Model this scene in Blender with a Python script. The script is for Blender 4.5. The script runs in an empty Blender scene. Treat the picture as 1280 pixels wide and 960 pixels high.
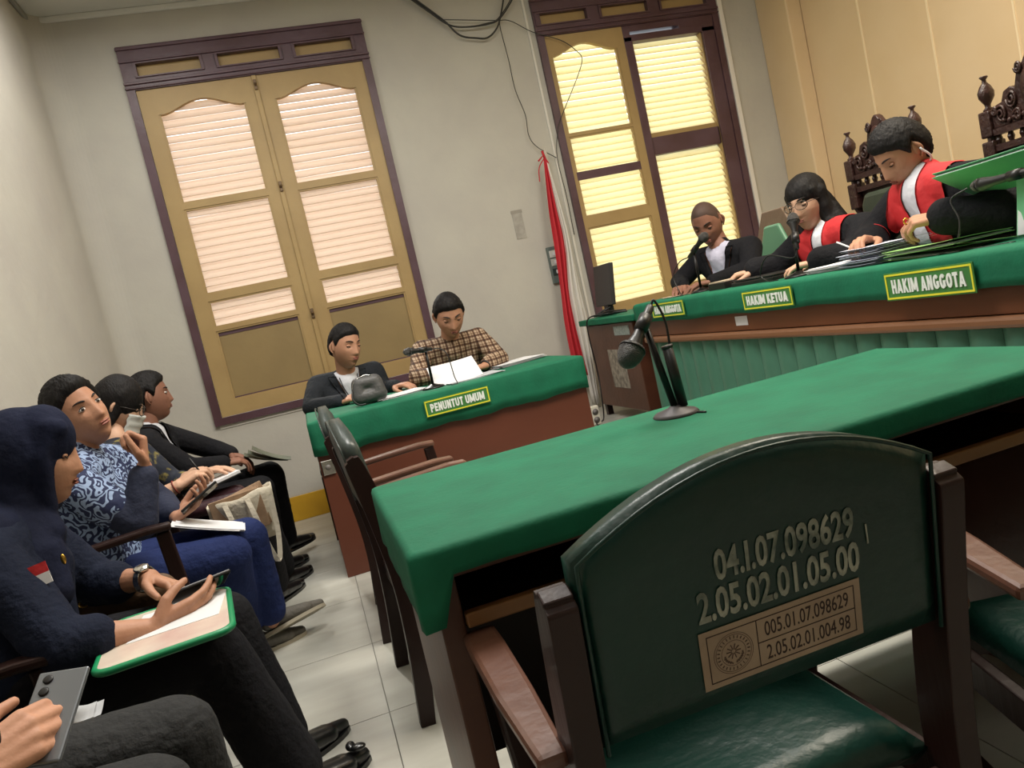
import bpy, bmesh, math, random
import numpy as np
from mathutils import Vector, Matrix, Euler
SC = bpy.context.scene
COL = SC.collection
random.seed(7); np.random.seed(7)

# ---------------------------------------------------------------- camera
cam_d = bpy.data.cameras.new('camera'); cam = bpy.data.objects.new('camera', cam_d); COL.objects.link(cam)
cam_d.sensor_width = 36; cam_d.lens = 957 / 1280 * 36; cam_d.clip_start = .05; cam_d.clip_end = 200
ROLL, PITCH, YAW = [math.radians(a) for a in (12.805, 5.414, 14.653)]
f0 = Vector((math.sin(YAW), math.cos(YAW), 0)); r0 = Vector((math.cos(YAW), -math.sin(YAW), 0)); u0 = Vector((0, 0, 1))
fw = math.cos(PITCH) * f0 - math.sin(PITCH) * u0; uu = math.sin(PITCH) * f0 + math.cos(PITCH) * u0
rt = math.cos(ROLL) * r0 - math.sin(ROLL) * uu; up = math.sin(ROLL) * r0 + math.cos(ROLL) * uu
m3 = Matrix((rt, up, -fw)).transposed()
cam.matrix_world = Matrix.Translation((0, 0, 1.14)) @ m3.to_4x4()
SC.camera = cam
# ---------------------------------------------------------------- world, sun, room lamps, added fill light, exposure
w = bpy.data.worlds.new('sky'); SC.world = w; w.use_nodes = True
bg = w.node_tree.nodes['Background']; bg.inputs[0].default_value = (.86, .93, 1, 1); bg.inputs[1].default_value = 2.1
def sunlamp():
    d = bpy.data.lights.new('sun', 'SUN'); d.energy = 2.6; d.color = (1, .95, .86); d.angle = math.radians(3)
    o = bpy.data.objects.new('sun', d); COL.objects.link(o)
    o.rotation_euler = Vector((.10, -.72, -.62)).to_track_quat('-Z', 'Y').to_euler()
sunlamp()
def area(name, loc, size, sy, e, col, direction=(0, 0, -1)):
    d = bpy.data.lights.new(name, 'AREA'); d.shape = 'RECTANGLE'; d.size = size; d.size_y = sy; d.energy = e; d.color = col
    o = bpy.data.objects.new(name, d); COL.objects.link(o); o.location = loc
    o.rotation_euler = Vector(direction).to_track_quat('-Z', 'Y').to_euler(); return o
area('ceiling_and_fill_light', (.6, 2.6, 3.6), 1.2, 1.2, 85, (1, .96, .90))
area('ceiling_and_fill_light', (2.6, 2.2, 3.6), 1.2, 1.2, 85, (1, .90, .74))
area('ceiling_and_fill_light', (-.2, .6, 3.6), 1.0, 1.0, 9, (1, .93, .86))
area('ceiling_and_fill_light', (-.55, 4.3, 3.55), .6, .6, 15, (1, .97, .92))  # added fill that brightens the upper left wall, not a room lamp
SC.view_settings.view_transform = 'Standard'; SC.view_settings.look = 'None'
SC.view_settings.exposure = 0.35; SC.view_settings.gamma = 1; SC.view_settings.use_curve_mapping = False

# ---------------------------------------------------------------- materials
def lin(c):
    if isinstance(c, str): c = [int(c[i:i + 2], 16) / 255 for i in (0, 2, 4)]
    return tuple(x / 12.92 if x <= .04045 else ((x + .055) / 1.055) ** 2.4 for x in c) + (1,)
MATS = {}
def mat(name, c, rough=.6, bump=0, bscale=40, c2=None, cscale=6, metal=0, stretch=None, trans=0, emit=0, detail=4, coat=0, spec=.5, lo=.35, hi=.65):
    if name in MATS: return MATS[name]
    m = bpy.data.materials.new(name); m.use_nodes = True; nt = m.node_tree; N = nt.nodes; L = nt.links
    b = N['Principled BSDF']; b.inputs['Base Color'].default_value = lin(c); b.inputs['Roughness'].default_value = rough
    b.inputs['Metallic'].default_value = metal; b.inputs['Specular IOR Level'].default_value = spec; b.inputs['Coat Weight'].default_value = coat
    tc = N.new('ShaderNodeTexCoord'); src = tc.outputs['Object']
    if stretch:
        mp = N.new('ShaderNodeMapping'); mp.inputs['Scale'].default_value = stretch; L.new(src, mp.inputs[0]); src = mp.outputs[0]
    if c2:
        n = N.new('ShaderNodeTexNoise'); n.inputs['Scale'].default_value = cscale; n.inputs['Detail'].default_value = detail; L.new(src, n.inputs['Vector'])
        r = N.new('ShaderNodeValToRGB'); r.color_ramp.elements[0].position = lo; r.color_ramp.elements[1].position = hi
        r.color_ramp.elements[0].color = lin(c); r.color_ramp.elements[1].color = lin(c2)
        L.new(n.outputs['Fac'], r.inputs[0]); L.new(r.outputs[0], b.inputs['Base Color'])
    if bump:
        n2 = N.new('ShaderNodeTexNoise'); n2.inputs['Scale'].default_value = bscale; n2.inputs['Detail'].default_value = 3; L.new(src, n2.inputs['Vector'])
        bp = N.new('ShaderNodeBump'); bp.inputs['Strength'].default_value = bump; bp.inputs['Distance'].default_value = .01
        L.new(n2.outputs['Fac'], bp.inputs['Height']); L.new(bp.outputs[0], b.inputs['Normal'])
    if trans:
        t = N.new('ShaderNodeBsdfTranslucent'); t.inputs[0].default_value = lin(c); mx = N.new('ShaderNodeMixShader'); mx.inputs[0].default_value = trans
        L.new(b.outputs[0], mx.inputs[1]); L.new(t.outputs[0], mx.inputs[2]); L.new(mx.outputs[0], N['Material Output'].inputs[0])
    if emit: b.inputs['Emission Color'].default_value = lin(c); b.inputs['Emission Strength'].default_value = emit
    MATS[name] = m; return m
plaster = mat('plaster', 'b9b6ac', .8, .25, 14, 'b2aea6', 2.2)
plaster_tan = mat('tan_panel', 'd8c09c', .55, .1, 6, 'd2b891', 1.6)
batten_m = mat('batten', 'e6d3b0', .5)
ceil_m = mat('ceiling_paint', 'cfcfca', .8)
yellow = mat('yellow_paint', 'c79a1e', .55, .2, 30, 'b98c1c', 5)
frame_m = mat('plum_frame_paint', '4c3338', .38, .15, 20, '57404a', 4)
leaf_m = mat('ochre_shutter_paint', 'a88e5e', .5, .12, 25, '9f8557', 4)
panel_m = mat('ochre_panel', '8f7a50', .55, .1, 20, '86724b', 3)
slat1_m = mat('peach_slat', 'eedfd0', .6, trans=.42)
slat2_m = mat('yellow_slat', 'f7f0d2', .6, trans=.68)
wood = mat('dark_wood', '1f100d', .45, .2, 30, '281410', 5, stretch=(1, 1, .15), coat=.1, spec=.3)
wood_mid = mat('brown_wood', '4a2a1d', .42, .15, 30, '5b3524', 5, stretch=(.2, 1, 1))
wood_worn = mat('worn_arm_wood', '6e4c3c', .38, .15, 30, '5c3c30', 6, coat=.2)
wood_rail = mat('light_rail_wood', '8a6038', .45, .15, 30, '755030', 12, stretch=(.2, 1, 1))
desk_red = mat('red_brown_panel', '5a2f20', .4, .08, 20, '643626', 3, stretch=(.3, 1, 1))
cloth = mat('green_felt_cloth', '136a4c', .75, .12, 90, '105f44', 9, spec=.3)
vinyl = mat('green_vinyl', '0b342c', .36, .25, 35, '092a23', 4, spec=.4)
vinyl_dk = mat('grey_green_vinyl', '2b3634', .36, .2, 30, '343e3b', 4)
pad_m = mat('padded_green_vinyl', '4a7a66', .42, .2, 20, '43705c', 4)
black = mat('black_plastic', '151414', .42)
blackm = mat('black_metal', '1b1a1a', .35, metal=.5)
grey_pl = mat('grey_plastic', '6f6b68', .5)
grille = mat('mic_grille', '4e4c4b', .45, .9, 400, metal=.4)
white_p = mat('white_paper', 'd8d8da', .7)
white_p2 = mat('cream_paper', 'c9b9a4', .75, c2='b9a58c', cscale=12)
chrome = mat('chrome', 'c8c6c0', .2, metal=1)
gold = mat('gold', 'c9a24a', .3, metal=1)
skins = {k: mat('skin_' + k, c, .55, .12, 90, c2, 9, spec=.35) for k, c, c2 in (
    ('light', 'c8967a', 'b9866b'), ('mid', 'b4866c', 'a8795f'), ('dark', '8c6250', '7f5746'), ('pale', 'd0a88e', 'c39a80'))}
hair_m = mat('black_hair', '100e0e', .62, .35, 160, '181515', 60, stretch=(1, 1, .3), spec=.22)
lip_m = mat('lips', '94594c', .5); brow_m = mat('brow', '231a17', .8); eyew_m = mat('eye_white', 'd8d0c8', .3); iris_m = mat('iris', '1d120e', .2)
black_cl = mat('black_cloth', '16161a', .85, .5, 60, '1d1d20', 5, spec=.15)
charcoal = mat('charcoal_suit', '1f2226', .82, .5, 60, '2b2e33', 5, spec=.15)
navy_cl = mat('navy_uniform', '121726', .85, .5, 60, '1c2233', 5, spec=.15)
hijab_m = mat('navy_hijab', '161b30', .85, .4, 40, '161a2b', 4, spec=.15)
blue_tr = mat('blue_trousers', '27335f', .85, .5, 50, '222c54', 5, spec=.15)
white_sh = mat('white_shirt', 'c9cbd2', .75, .4, 40)
red_cl = mat('red_robe_cloth', 'c02428', .75, .3, 40, 'b01e24', 4)
leather = mat('black_shoe_leather', '111112', .28, coat=.4)
grey_shoe = mat('grey_shoe', '5b5750', .7, .4, 80); sole_m = mat('cream_sole', '9c9482', .7)

# ---------------------------------------------------------------- geometry helpers
class MB:
    def __init__(s): s.v = []; s.f = []
    def add(s, V, F):
        o = len(s.v); s.v += [tuple(map(float, p)) for p in V]; s.f += [tuple(i + o for i in f) for f in F]; return s
    def box(s, c, d, R=None):
        hx, hy, hz = [a / 2 for a in d]; V = []
        for z in (-hz, hz):
            for x, y in ((-hx, -hy), (hx, -hy), (hx, hy), (-hx, hy)):
                p = Vector((x, y, z)); p = (R @ p) if R else p; V.append(p + Vector(c))
        return s.add(V, [(0, 3, 2, 1), (4, 5, 6, 7), (0, 1, 5, 4), (1, 2, 6, 5), (2, 3, 7, 6), (3, 0, 4, 7)])
    def bx(s, x0, x1, y0, y1, z0, z1): return s.box(((x0 + x1) / 2, (y0 + y1) / 2, (z0 + z1) / 2), (x1 - x0, y1 - y0, z1 - z0))
    def beam(s, pts, w, t, side=(1, 0, 0)):     # rectangular section swept along points; w along side, t across; w,t may be lists
        n = len(pts); P = [Vector(p) for p in pts]; V = []; F = []
        ws = w if isinstance(w, (list, tuple)) else [w] * n; ts = t if isinstance(t, (list, tuple)) else [t] * n
        for i in range(n):
            d = (P[min(i + 1, n - 1)] - P[max(i - 1, 0)]).normalized(); sd = Vector(side); sd = (sd - d * sd.dot(d)).normalized(); q = d.cross(sd)
            for a, b in ((-1, -1), (1, -1), (1, 1), (-1, 1)): V.append(P[i] + sd * a * ws[i] / 2 + q * b * ts[i] / 2)
        for i in range(n - 1):
            for k in range(4): a = i * 4 + k; b = i * 4 + (k + 1) % 4; F.append((a, b, b + 4, a + 4))
        F += [(3, 2, 1, 0), tuple((n - 1) * 4 + k for k in range(4))]
        return s.add(V, F)
    def tube(s, pts, r, seg=8):
        n = len(pts); P = [Vector(p) for p in pts]; V = []; F = []; rs = r if isinstance(r, (list, tuple)) else [r] * n
        sd = None
        for i in range(n):
            d = (P[min(i + 1, n - 1)] - P[max(i - 1, 0)]).normalized()
            if sd is None: sd = d.orthogonal().normalized()
            sd = (sd - d * sd.dot(d)).normalized(); q = d.cross(sd)
            for k in range(seg):
                a = 2 * math.pi * k / seg; V.append(P[i] + (sd * math.cos(a) + q * math.sin(a)) * rs[i])
        for i in range(n - 1):
            for k in range(seg): a = i * seg + k; b = i * seg + (k + 1) % seg; F.append((a, b, b + seg, a + seg))
        F += [tuple(range(seg))[::-1], tuple((n - 1) * seg + k for k in range(seg))]
        return s.add(V, F)
    def lathe(s, prof, c=(0, 0, 0), axis=(0, 0, 1), seg=20):     # prof: (r, h)
        ax = Vector(axis).normalized(); return s.tube([Vector(c) + ax * h for r, h in prof], [max(r, 1e-4) for r, h in prof], seg)
    def prism(s, poly, y0, y1, M=None):          # polygon in x,z extruded along y
        n = len(poly); V = [Vector((x, y0, z)) for x, z in poly] + [Vector((x, y1, z)) for x, z in poly]
        if M: V = [M @ p for p in V]
        F = [tuple(range(n)), tuple(range(2 * n - 1, n - 1, -1))] + [(i, i + n, (i + 1) % n + n, (i + 1) % n) for i in range(n)]
        return s.add(V, F)
    def ell(s, c, r, R=None, seg=16, rings=10):
        V = []; F = []
        for i in range(rings + 1):
            th = math.pi * i / rings
            for k in range(seg):
                a = 2 * math.pi * k / seg; p = Vector((r[0] * math.sin(th) * math.cos(a), r[1] * math.sin(th) * math.sin(a), r[2] * math.cos(th)))
                V.append((R @ p if R else p) + Vector(c))
        for i in range(rings):
            for k in range(seg): a = i * seg + k; b = i * seg + (k + 1) % seg; F.append((a, a + seg, b + seg, b))
        return s.add(V, F)
    def mesh(s, name): me = bpy.data.meshes.new(name); me.from_pydata(s.v, [], s.f); return me
def smooth_cr(pts, n=6):                        # catmull-rom through points
    P = [np.array(p, float) for p in pts]; P = [2 * P[0] - P[1]] + P + [2 * P[-1] - P[-2]]; out = []
    for i in range(1, len(P) - 2):
        for k in range(n):
            t = k / n; a, b, c, d = P[i - 1:i + 3]
            out.append(.5 * (2 * b + (c - a) * t + (2 * a - 5 * b + 4 * c - d) * t * t + (3 * b - a - 3 * c + d) * t ** 3))
    out.append(P[-2]); return out
def fix(me, sm=False):
    bm = bmesh.new(); bm.from_mesh(me); bmesh.ops.remove_doubles(bm, verts=bm.verts, dist=1e-5); bmesh.ops.recalc_face_normals(bm, faces=bm.faces); bm.to_mesh(me); bm.free()
    if sm: me.polygons.foreach_set('use_smooth', [True] * len(me.polygons))
def tag(o, label=None, cat=None, group=None, kind=None):
    for k, v in (('label', label), ('category', cat), ('group', group), ('kind', kind)):
        if v: o[k] = v
    return o
def obj(name, geo, m, parent=None, loc=(0, 0, 0), bev=0, sm=False, rotz=0, world=False):
    me = geo.mesh(name) if isinstance(geo, MB) else geo
    if isinstance(geo, MB): fix(me, sm)
    o = bpy.data.objects.new(name, me); COL.objects.link(o); o.location = loc; o.rotation_euler = (0, 0, rotz)
    me.materials.clear(); me.materials.append(m)
    if parent:
        o.parent = parent
        if world: o.location = -Vector(root_loc(parent))
    if bev:
        b = o.modifiers.new('bevel', 'BEVEL'); b.width = bev; b.segments = 2; b.limit_method = 'ANGLE'; b.angle_limit = math.radians(40)
    return o
def root_loc(p):
    v = Vector(p.location)
    while p.parent: p = p.parent; v += Vector(p.location)
    return v
def thing(name, label, cat, loc=(0, 0, 0), rotz=0, group=None):
    o = bpy.data.objects.new(name, None); COL.objects.link(o); o.location = loc; o.rotation_euler = (0, 0, rotz); o.empty_display_size = .1
    return tag(o, label, cat, group)
def struct(name, geo, m, **k): return tag(obj(name, geo, m, **k), kind='structure')
def text_mesh(txt, h, ext=.0015, off=0.0, wscale=1.0, spacing=1.0):
    c = bpy.data.curves.new('t', 'FONT'); c.body = txt; c.size = 1; c.extrude = 0; c.offset = off; c.align_x = 'CENTER'; c.align_y = 'CENTER'; c.space_character = spacing; c.resolution_u = 3
    o = bpy.data.objects.new('t', c); COL.objects.link(o); bpy.context.view_layer.update()
    me = bpy.data.meshes.new_from_object(o.evaluated_get(bpy.context.evaluated_depsgraph_get())); bpy.data.objects.remove(o); bpy.data.curves.remove(c)
    co = np.array([v.co[:] for v in me.vertices]); mn, mx = co.min(0), co.max(0); s = h / (mx[1] - mn[1])
    for v in me.vertices: v.co = ((v.co.x - (mn[0] + mx[0]) / 2) * s * wscale, (v.co.y - (mn[1] + mx[1]) / 2) * s, 0)
    bm = bmesh.new(); bm.from_mesh(me); r = bmesh.ops.extrude_face_region(bm, geom=bm.faces[:])
    for e in r['geom']:
        if isinstance(e, bmesh.types.BMVert): e.co.z += ext
    bmesh.ops.recalc_face_normals(bm, faces=bm.faces); bm.to_mesh(me); bm.free()
    return me, (mx[0] - mn[0]) * s * wscale
def frame_mat(c, x, z):                         # x = right, z = outward normal; y = up
    x = Vector(x).normalized(); z = Vector(z).normalized(); y = z.cross(x); return Matrix.Translation(c) @ Matrix((x, y, z)).transposed().to_4x4()
def xf(me, M): me.transform(M); return me

def letters(txt, W, H, ext=.0012, th=.24):
    """heavy condensed capitals built from strokes, centred; each letter about .62 wide per 1 high"""
    def arcp(cx, cy, rx, ry, a0, a1, n=8): return [(cx + rx * math.cos(math.radians(a0 + (a1 - a0) * k / n)), cy + ry * math.sin(math.radians(a0 + (a1 - a0) * k / n))) for k in range(n + 1)]
    h = th / 2; w = .66; G = {
     'H': (w, [[(h, 0), (h, 1)], [(w - h, 0), (w - h, 1)], [(h, .5), (w - h, .5)]]), 'A': (.72, [[(h * .8, 0), (.36, 1)], [(.72 - h * .8, 0), (.36, 1)], [(.20, .27), (.52, .27)]]),
     'K': (w, [[(h, 0), (h, 1)], [(h, .40), (w - h * .9, 1)], [(h + .14, .52), (w - h * .7, 0)]]), 'I': (th, [[(h, 0), (h, 1)]]),
     'M': (.86, [[(h * .85, 0), (h * .85, 1)], [(.86 - h * .85, 0), (.86 - h * .85, 1)], [(h, 1), (.43, .12)], [(.86 - h, 1), (.43, .12)]]),
     'N': (w, [[(h, 0), (h, 1)], [(w - h, 0), (w - h, 1)], [(h, 1), (w - h, 0)]]), 'T': (.6, [[(.3, 0), (.3, 1)], [(0, 1 - h), (.6, 1 - h)]]),
     'E': (.56, [[(h, 0), (h, 1)], [(h, h), (.56, h)], [(h, .5), (.52, .5)], [(h, 1 - h), (.56, 1 - h)]]),
     'U': (w, [[(h, 1), (h, .3)] + arcp(w / 2, .3, w / 2 - h, .3 - h, 180, 360) + [(w - h, 1)]]), 'O': (.7, [arcp(.35, .5, .35 - h, .5 - h, 0, 360, 18)]),
     'G': (.7, [arcp(.35, .5, .35 - h, .5 - h, 40, 345, 16), [(.38, .44), (.70, .44)], [(.70 - h, .44), (.70 - h, .12)]]), 'P': (.62, [[(h, 0), (h, 1)], [(h, 1 - h), (.32, 1 - h)] + arcp(.32, .68, .3 - h, .32 - h, 90, -90) + [(h, .36 + h)]])}
    b = MB(); x = 0; kz = 0
    for ch in txt:
        if ch == ' ': x += .34; continue
        cw, st = G[ch]
        for s_ in st:
            P = [Vector((x + p[0], p[1], 0)) for p in s_]; n = len(P); V = []
            for i in range(n):
                d = (P[min(i + 1, n - 1)] - P[max(i - 1, 0)]).normalized()
                if n == 2 and abs(d.x) > .05 and abs(d.y) > .05: q = Vector((h * .95, 0, 0)) if abs(d.y) > .7 else Vector((-d.y, d.x, 0)) * h
                else: q = Vector((-d.y, d.x, 0)) * h * (.9 if abs(d.x) > .7 else 1)
                V += [P[i] - q, P[i] + q]
            kz += 1; V += [v + Vector((0, 0, .01 + .0006 * kz)) for v in V]; m = 2 * n; F = []
            for i in range(n - 1): a = 2 * i; F += [(a + m, a + 1 + m, a + 3 + m, a + 2 + m), (a, a + 2, a + 3, a + 1), (a, a + m, a + 2 + m, a + 2), (a + 1, a + 3, a + 3 + m, a + 1 + m)]
            b.add(V, F + [(0, 1, 1 + m, m), (m - 2, m - 2 + m, m - 1 + m, m - 1)])
        x += cw + .10
    x -= .10; me = b.mesh('t'); fixn(me)
    for v in me.vertices: v.co = ((v.co.x / x - .5) * W, (v.co.y - .5) * H, ext * (v.co.z / .01))
    return me
# voxel union of simple closed shapes -> one continuous surface
TMP = []
def rc(mb, p0, r0, p1, r1):
    p0 = Vector(p0); p1 = Vector(p1)
    mb.ell(p0, (r0, r0, r0), seg=12, rings=8); mb.ell(p1, (r1, r1, r1), seg=12, rings=8)
    if (p1 - p0).length > 1e-4: mb.tube([p0, p1], [r0, r1], 14)
def blob_mesh(name, mb, vox, smooth=3, disp=0, dscale=.1):
    me = mb.mesh(name); bm = bmesh.new(); bm.from_mesh(me); bm.normal_update(); bm.to_mesh(me); bm.free()
    fixn(me)
    o = bpy.data.objects.new(name, me); COL.objects.link(o)
    r = o.modifiers.new('r', 'REMESH'); r.mode = 'VOXEL'; r.voxel_size = vox
    if smooth: s = o.modifiers.new('s', 'SMOOTH'); s.factor = .5; s.iterations = smooth
    if disp:
        t = bpy.data.textures.new('folds', 'CLOUDS'); t.noise_scale = dscale; t.noise_depth = 2
        d = o.modifiers.new('d', 'DISPLACE'); d.texture = t; d.strength = disp; d.mid_level = .5; d.texture_coords = 'GLOBAL'
    bpy.context.view_layer.update()
    out = bpy.data.meshes.new_from_object(o.evaluated_get(bpy.context.evaluated_depsgraph_get()))
    bpy.data.objects.remove(o); bpy.data.meshes.remove(me)
    out.polygons.foreach_set('use_smooth', [True] * len(out.polygons)); out.name = name
    return out
def fixn(me):
    bm = bmesh.new(); bm.from_mesh(me); bmesh.ops.remove_doubles(bm, verts=bm.verts, dist=1e-6); bmesh.ops.recalc_face_normals(bm, faces=bm.faces); bm.to_mesh(me); bm.free()
def join_meshes(name, meshes):
    bm = bmesh.new()
    for m in meshes: bm.from_mesh(m)
    me = bpy.data.meshes.new(name); bm.to_mesh(me); bm.free(); me.polygons.foreach_set('use_smooth', [True] * len(me.polygons)); return me
def split_mesh(me, planes, classify, push):     # cuts by planes, then splits faces into {key: mesh}; push: key -> offset along normals
    bm = bmesh.new(); bm.from_mesh(me)
    for co, no in planes: bmesh.ops.bisect_plane(bm, geom=bm.verts[:] + bm.edges[:] + bm.faces[:], plane_co=co, plane_no=no, dist=1e-5)
    bm.normal_update(); keys = {}
    for f in bm.faces: keys.setdefault(classify(f.calc_center_median(), f.normal), []).append(f.index)
    tmp = bpy.data.meshes.new('t'); bm.to_mesh(tmp); bm.free(); out = {}
    for k, idx in keys.items():
        b2 = bmesh.new(); b2.from_mesh(tmp); b2.faces.ensure_lookup_table(); s = set(idx)
        b2.normal_update(); nv = {v.index: v.normal.copy() for v in b2.verts}
        d = push.get(k, 0)
        if d:
            for v in b2.verts: v.co += nv[v.index] * d
        bmesh.ops.delete(b2, geom=[f for f in b2.faces if f.index not in s], context='FACES')
        if d:                                   # rim so the piece has thickness
            ed = [e for e in b2.edges if len(e.link_faces) == 1]; r = bmesh.ops.extrude_edge_only(b2, edges=ed)
            nn = [g for g in r['geom'] if isinstance(g, bmesh.types.BMVert)]
            for v in nn: v.co -= v.normal * (d + .002) if v.normal.length else Vector()
        m = bpy.data.meshes.new(str(k)); b2.to_mesh(m); b2.free(); m.polygons.foreach_set('use_smooth', [True] * len(m.polygons)); out[k] = m
    return out

# ================================================================ THE ROOM
YW = 5.70; XL = -1.14; XR = 4.38; ZC = 3.66
W1 = (-.665, .985, .80, 3.41); W2 = (2.285, 3.87, .80, 3.405)
b = MB()
xs = [XL - .2, W1[0], W1[1], W2[0], W2[1], XR + .2]
for i in (0, 2, 4): b.bx(xs[i], xs[i + 1], YW, YW + .22, 0, ZC)
for W in (W1, W2): b.bx(W[0], W[1], YW, YW + .22, 0, W[2]); b.bx(W[0], W[1], YW, YW + .22, W[3], ZC)
struct('wall_back', b, plaster)
b = MB()                                         # left wall with its rounded corner
b.bx(XL - .2, XL, -2.5, YW, 0, ZC)
cr = .16; arc = [(XL, YW), (XL, YW - cr)] + [(XL + cr - cr * math.cos(a), YW - cr + cr * math.sin(a)) for a in [math.pi / 2 * k / 10 for k in range(11)]]
n = len(arc); b.add([(x, y, 0) for x, y in arc] + [(x, y, ZC) for x, y in arc], [tuple(range(n)), tuple(range(2 * n - 1, n - 1, -1))] + [(i, i + n, (i + 1) % n + n, (i + 1) % n) for i in range(n)])
struct('wall_left', b, plaster)
struct('wall_front', MB().bx(XL - .2, XR + .2, -2.7, -2.5, 0, ZC), plaster)
wr = struct('wall_right', MB().bx(XR + .012, XR + .2, -2.5, YW, 0, ZC), plaster_tan)
y = 5.33
while y > -2.4:
    y1 = y - .583; yy = max(y1, -2.5)
    obj('wall_panel', MB().bx(XR, XR + .012, yy + .004, y - .004, 0, ZC), plaster_tan, wr, bev=.002)
    obj('batten', MB().bx(XR - .007, XR + .001, yy - .006, yy + .006, 0, ZC), batten_m, wr); y = y1
obj('pilaster', MB().bx(4.25, XR + .01, 5.33, YW, 0, ZC), plaster_tan, wr, bev=.012)
cl = struct('ceiling', MB().bx(XL - .2, XR + .2, -2.7, YW + .22, ZC, ZC + .15), ceil_m)
for x0, x1, y0, y1 in ((-.95, .6, 4.2, 5.45), (.9, 2.4, 4.2, 5.45)):
    mb = MB()
    for q in ((x0, x1, y0, y0 + .05), (x0, x1, y1 - .05, y1), (x0, x0 + .05, y0 + .05, y1 - .05), (x1 - .05, x1, y0 + .05, y1 - .05)): mb.bx(*q, ZC - .015, ZC)
    obj('ceiling_moulding', mb, ceil_m, cl, bev=.005)
mb = MB(); mb.beam([(XL + .02, YW - .012, ZC - .02), (XR, YW - .012, ZC - .02)], .025, .04, (0, 1, 0)); struct('trim_1', mb, ceil_m, bev=.008)
mb = MB(); mb.beam([(XL + .012, -2.5, ZC - .02), (XL + .012, YW - .02, ZC - .02)], .025, .04, (1, 0, 0)); struct('trim_2', mb, mat('grey_trim', '8c8c88', .6), bev=.008)
struct('baseboard_back', MB().bx(XL + .15, 1.9, YW - .012, YW, 0, .178), yellow, bev=.003)
struct('baseboard_left', MB().bx(XL, XL + .012, -2.5, YW - .16, 0, .178), yellow, bev=.003)
# floor: bed, then every tile that can be told apart
marb = mat('marble_tile', 'b4b3aa', .22, 0, 40, 'a5a49b', 3.2, stretch=(.7, 2.6, 1), detail=7, lo=.38, hi=.7)
nt = marb.node_tree; oi = nt.nodes.new('ShaderNodeObjectInfo'); va = nt.nodes.new('ShaderNodeVectorMath'); vm = nt.nodes.new('ShaderNodeVectorMath'); vm.operation = 'SCALE'; vm.inputs['Scale'].default_value = 37
cmb = nt.nodes.new('ShaderNodeCombineXYZ'); [nt.links.new(oi.outputs['Random'], cmb.inputs[i]) for i in range(3)]; nt.links.new(cmb.outputs[0], vm.inputs[0])
mp = [q for q in nt.nodes if q.type == 'MAPPING'][0]; tco = [q for q in nt.nodes if q.type == 'TEX_COORD'][0]
nt.links.new(tco.outputs['Object'], va.inputs[0]); nt.links.new(vm.outputs[0], va.inputs[1]); nt.links.new(va.outputs[0], mp.inputs[0])
fl = struct('floor', MB().bx(XL - .2, XR + .2, -2.7, YW + .22, -.15, -.006), mat('grout', '6d6b64', .9))
tile_me = None
for i in range(-2, 6):
    for j in range(-8, 6):
        x0, x1 = .6 * i, .6 * i + .6; y0 = 2.38 + .6 * j; y1 = y0 + .6
        x0 = max(x0, XL); x1 = min(x1, 4.38); y0 = max(y0, -2.5); y1 = min(y1, YW)
        if x1 - x0 < .05 or y1 - y0 < .05: continue
        full = abs(x1 - x0 - .6) < 1e-6 and abs(y1 - y0 - .6) < 1e-6
        if full and tile_me: o = bpy.data.objects.new('floor_tile', tile_me); COL.objects.link(o); o.parent = fl; o.location = ((x0 + x1) / 2, (y0 + y1) / 2, 0)
        else:
            dx, dy = x1 - x0 - .003, y1 - y0 - .003
            o = obj('floor_tile', MB().bx(-dx / 2, dx / 2, -dy / 2, dy / 2, -.008, 0), marb, fl, ((x0 + x1) / 2, (y0 + y1) / 2, 0))
            if full: tile_me = o.data
# dais under the judges' bench
ds = tag(thing('dais', 'low tiled platform under the judges bench', 'platform', (3.0, 2.4, 0)), kind='structure')
ds['kind'] = 'structure'
obj('platform_core', MB().bx(-1.24, 1.37, -2.9, 3.29, 0.001, .24), mat('dais_core', '9a968c', .5), ds)
for i in range(5):
    for j in range(11):
        x0 = 1.75 + .55 * i; x1 = min(x0 + .55, 4.37); y0 = -.5 + .565 * j; y1 = y0 + .565
        if x1 - x0 > .05: obj('floor_tile', MB().bx(x0 + .002 - 3, x1 - .002 - 3, y0 + .002 - 2.4, y1 - .002 - 2.4, .24, .25), marb, ds)

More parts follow.
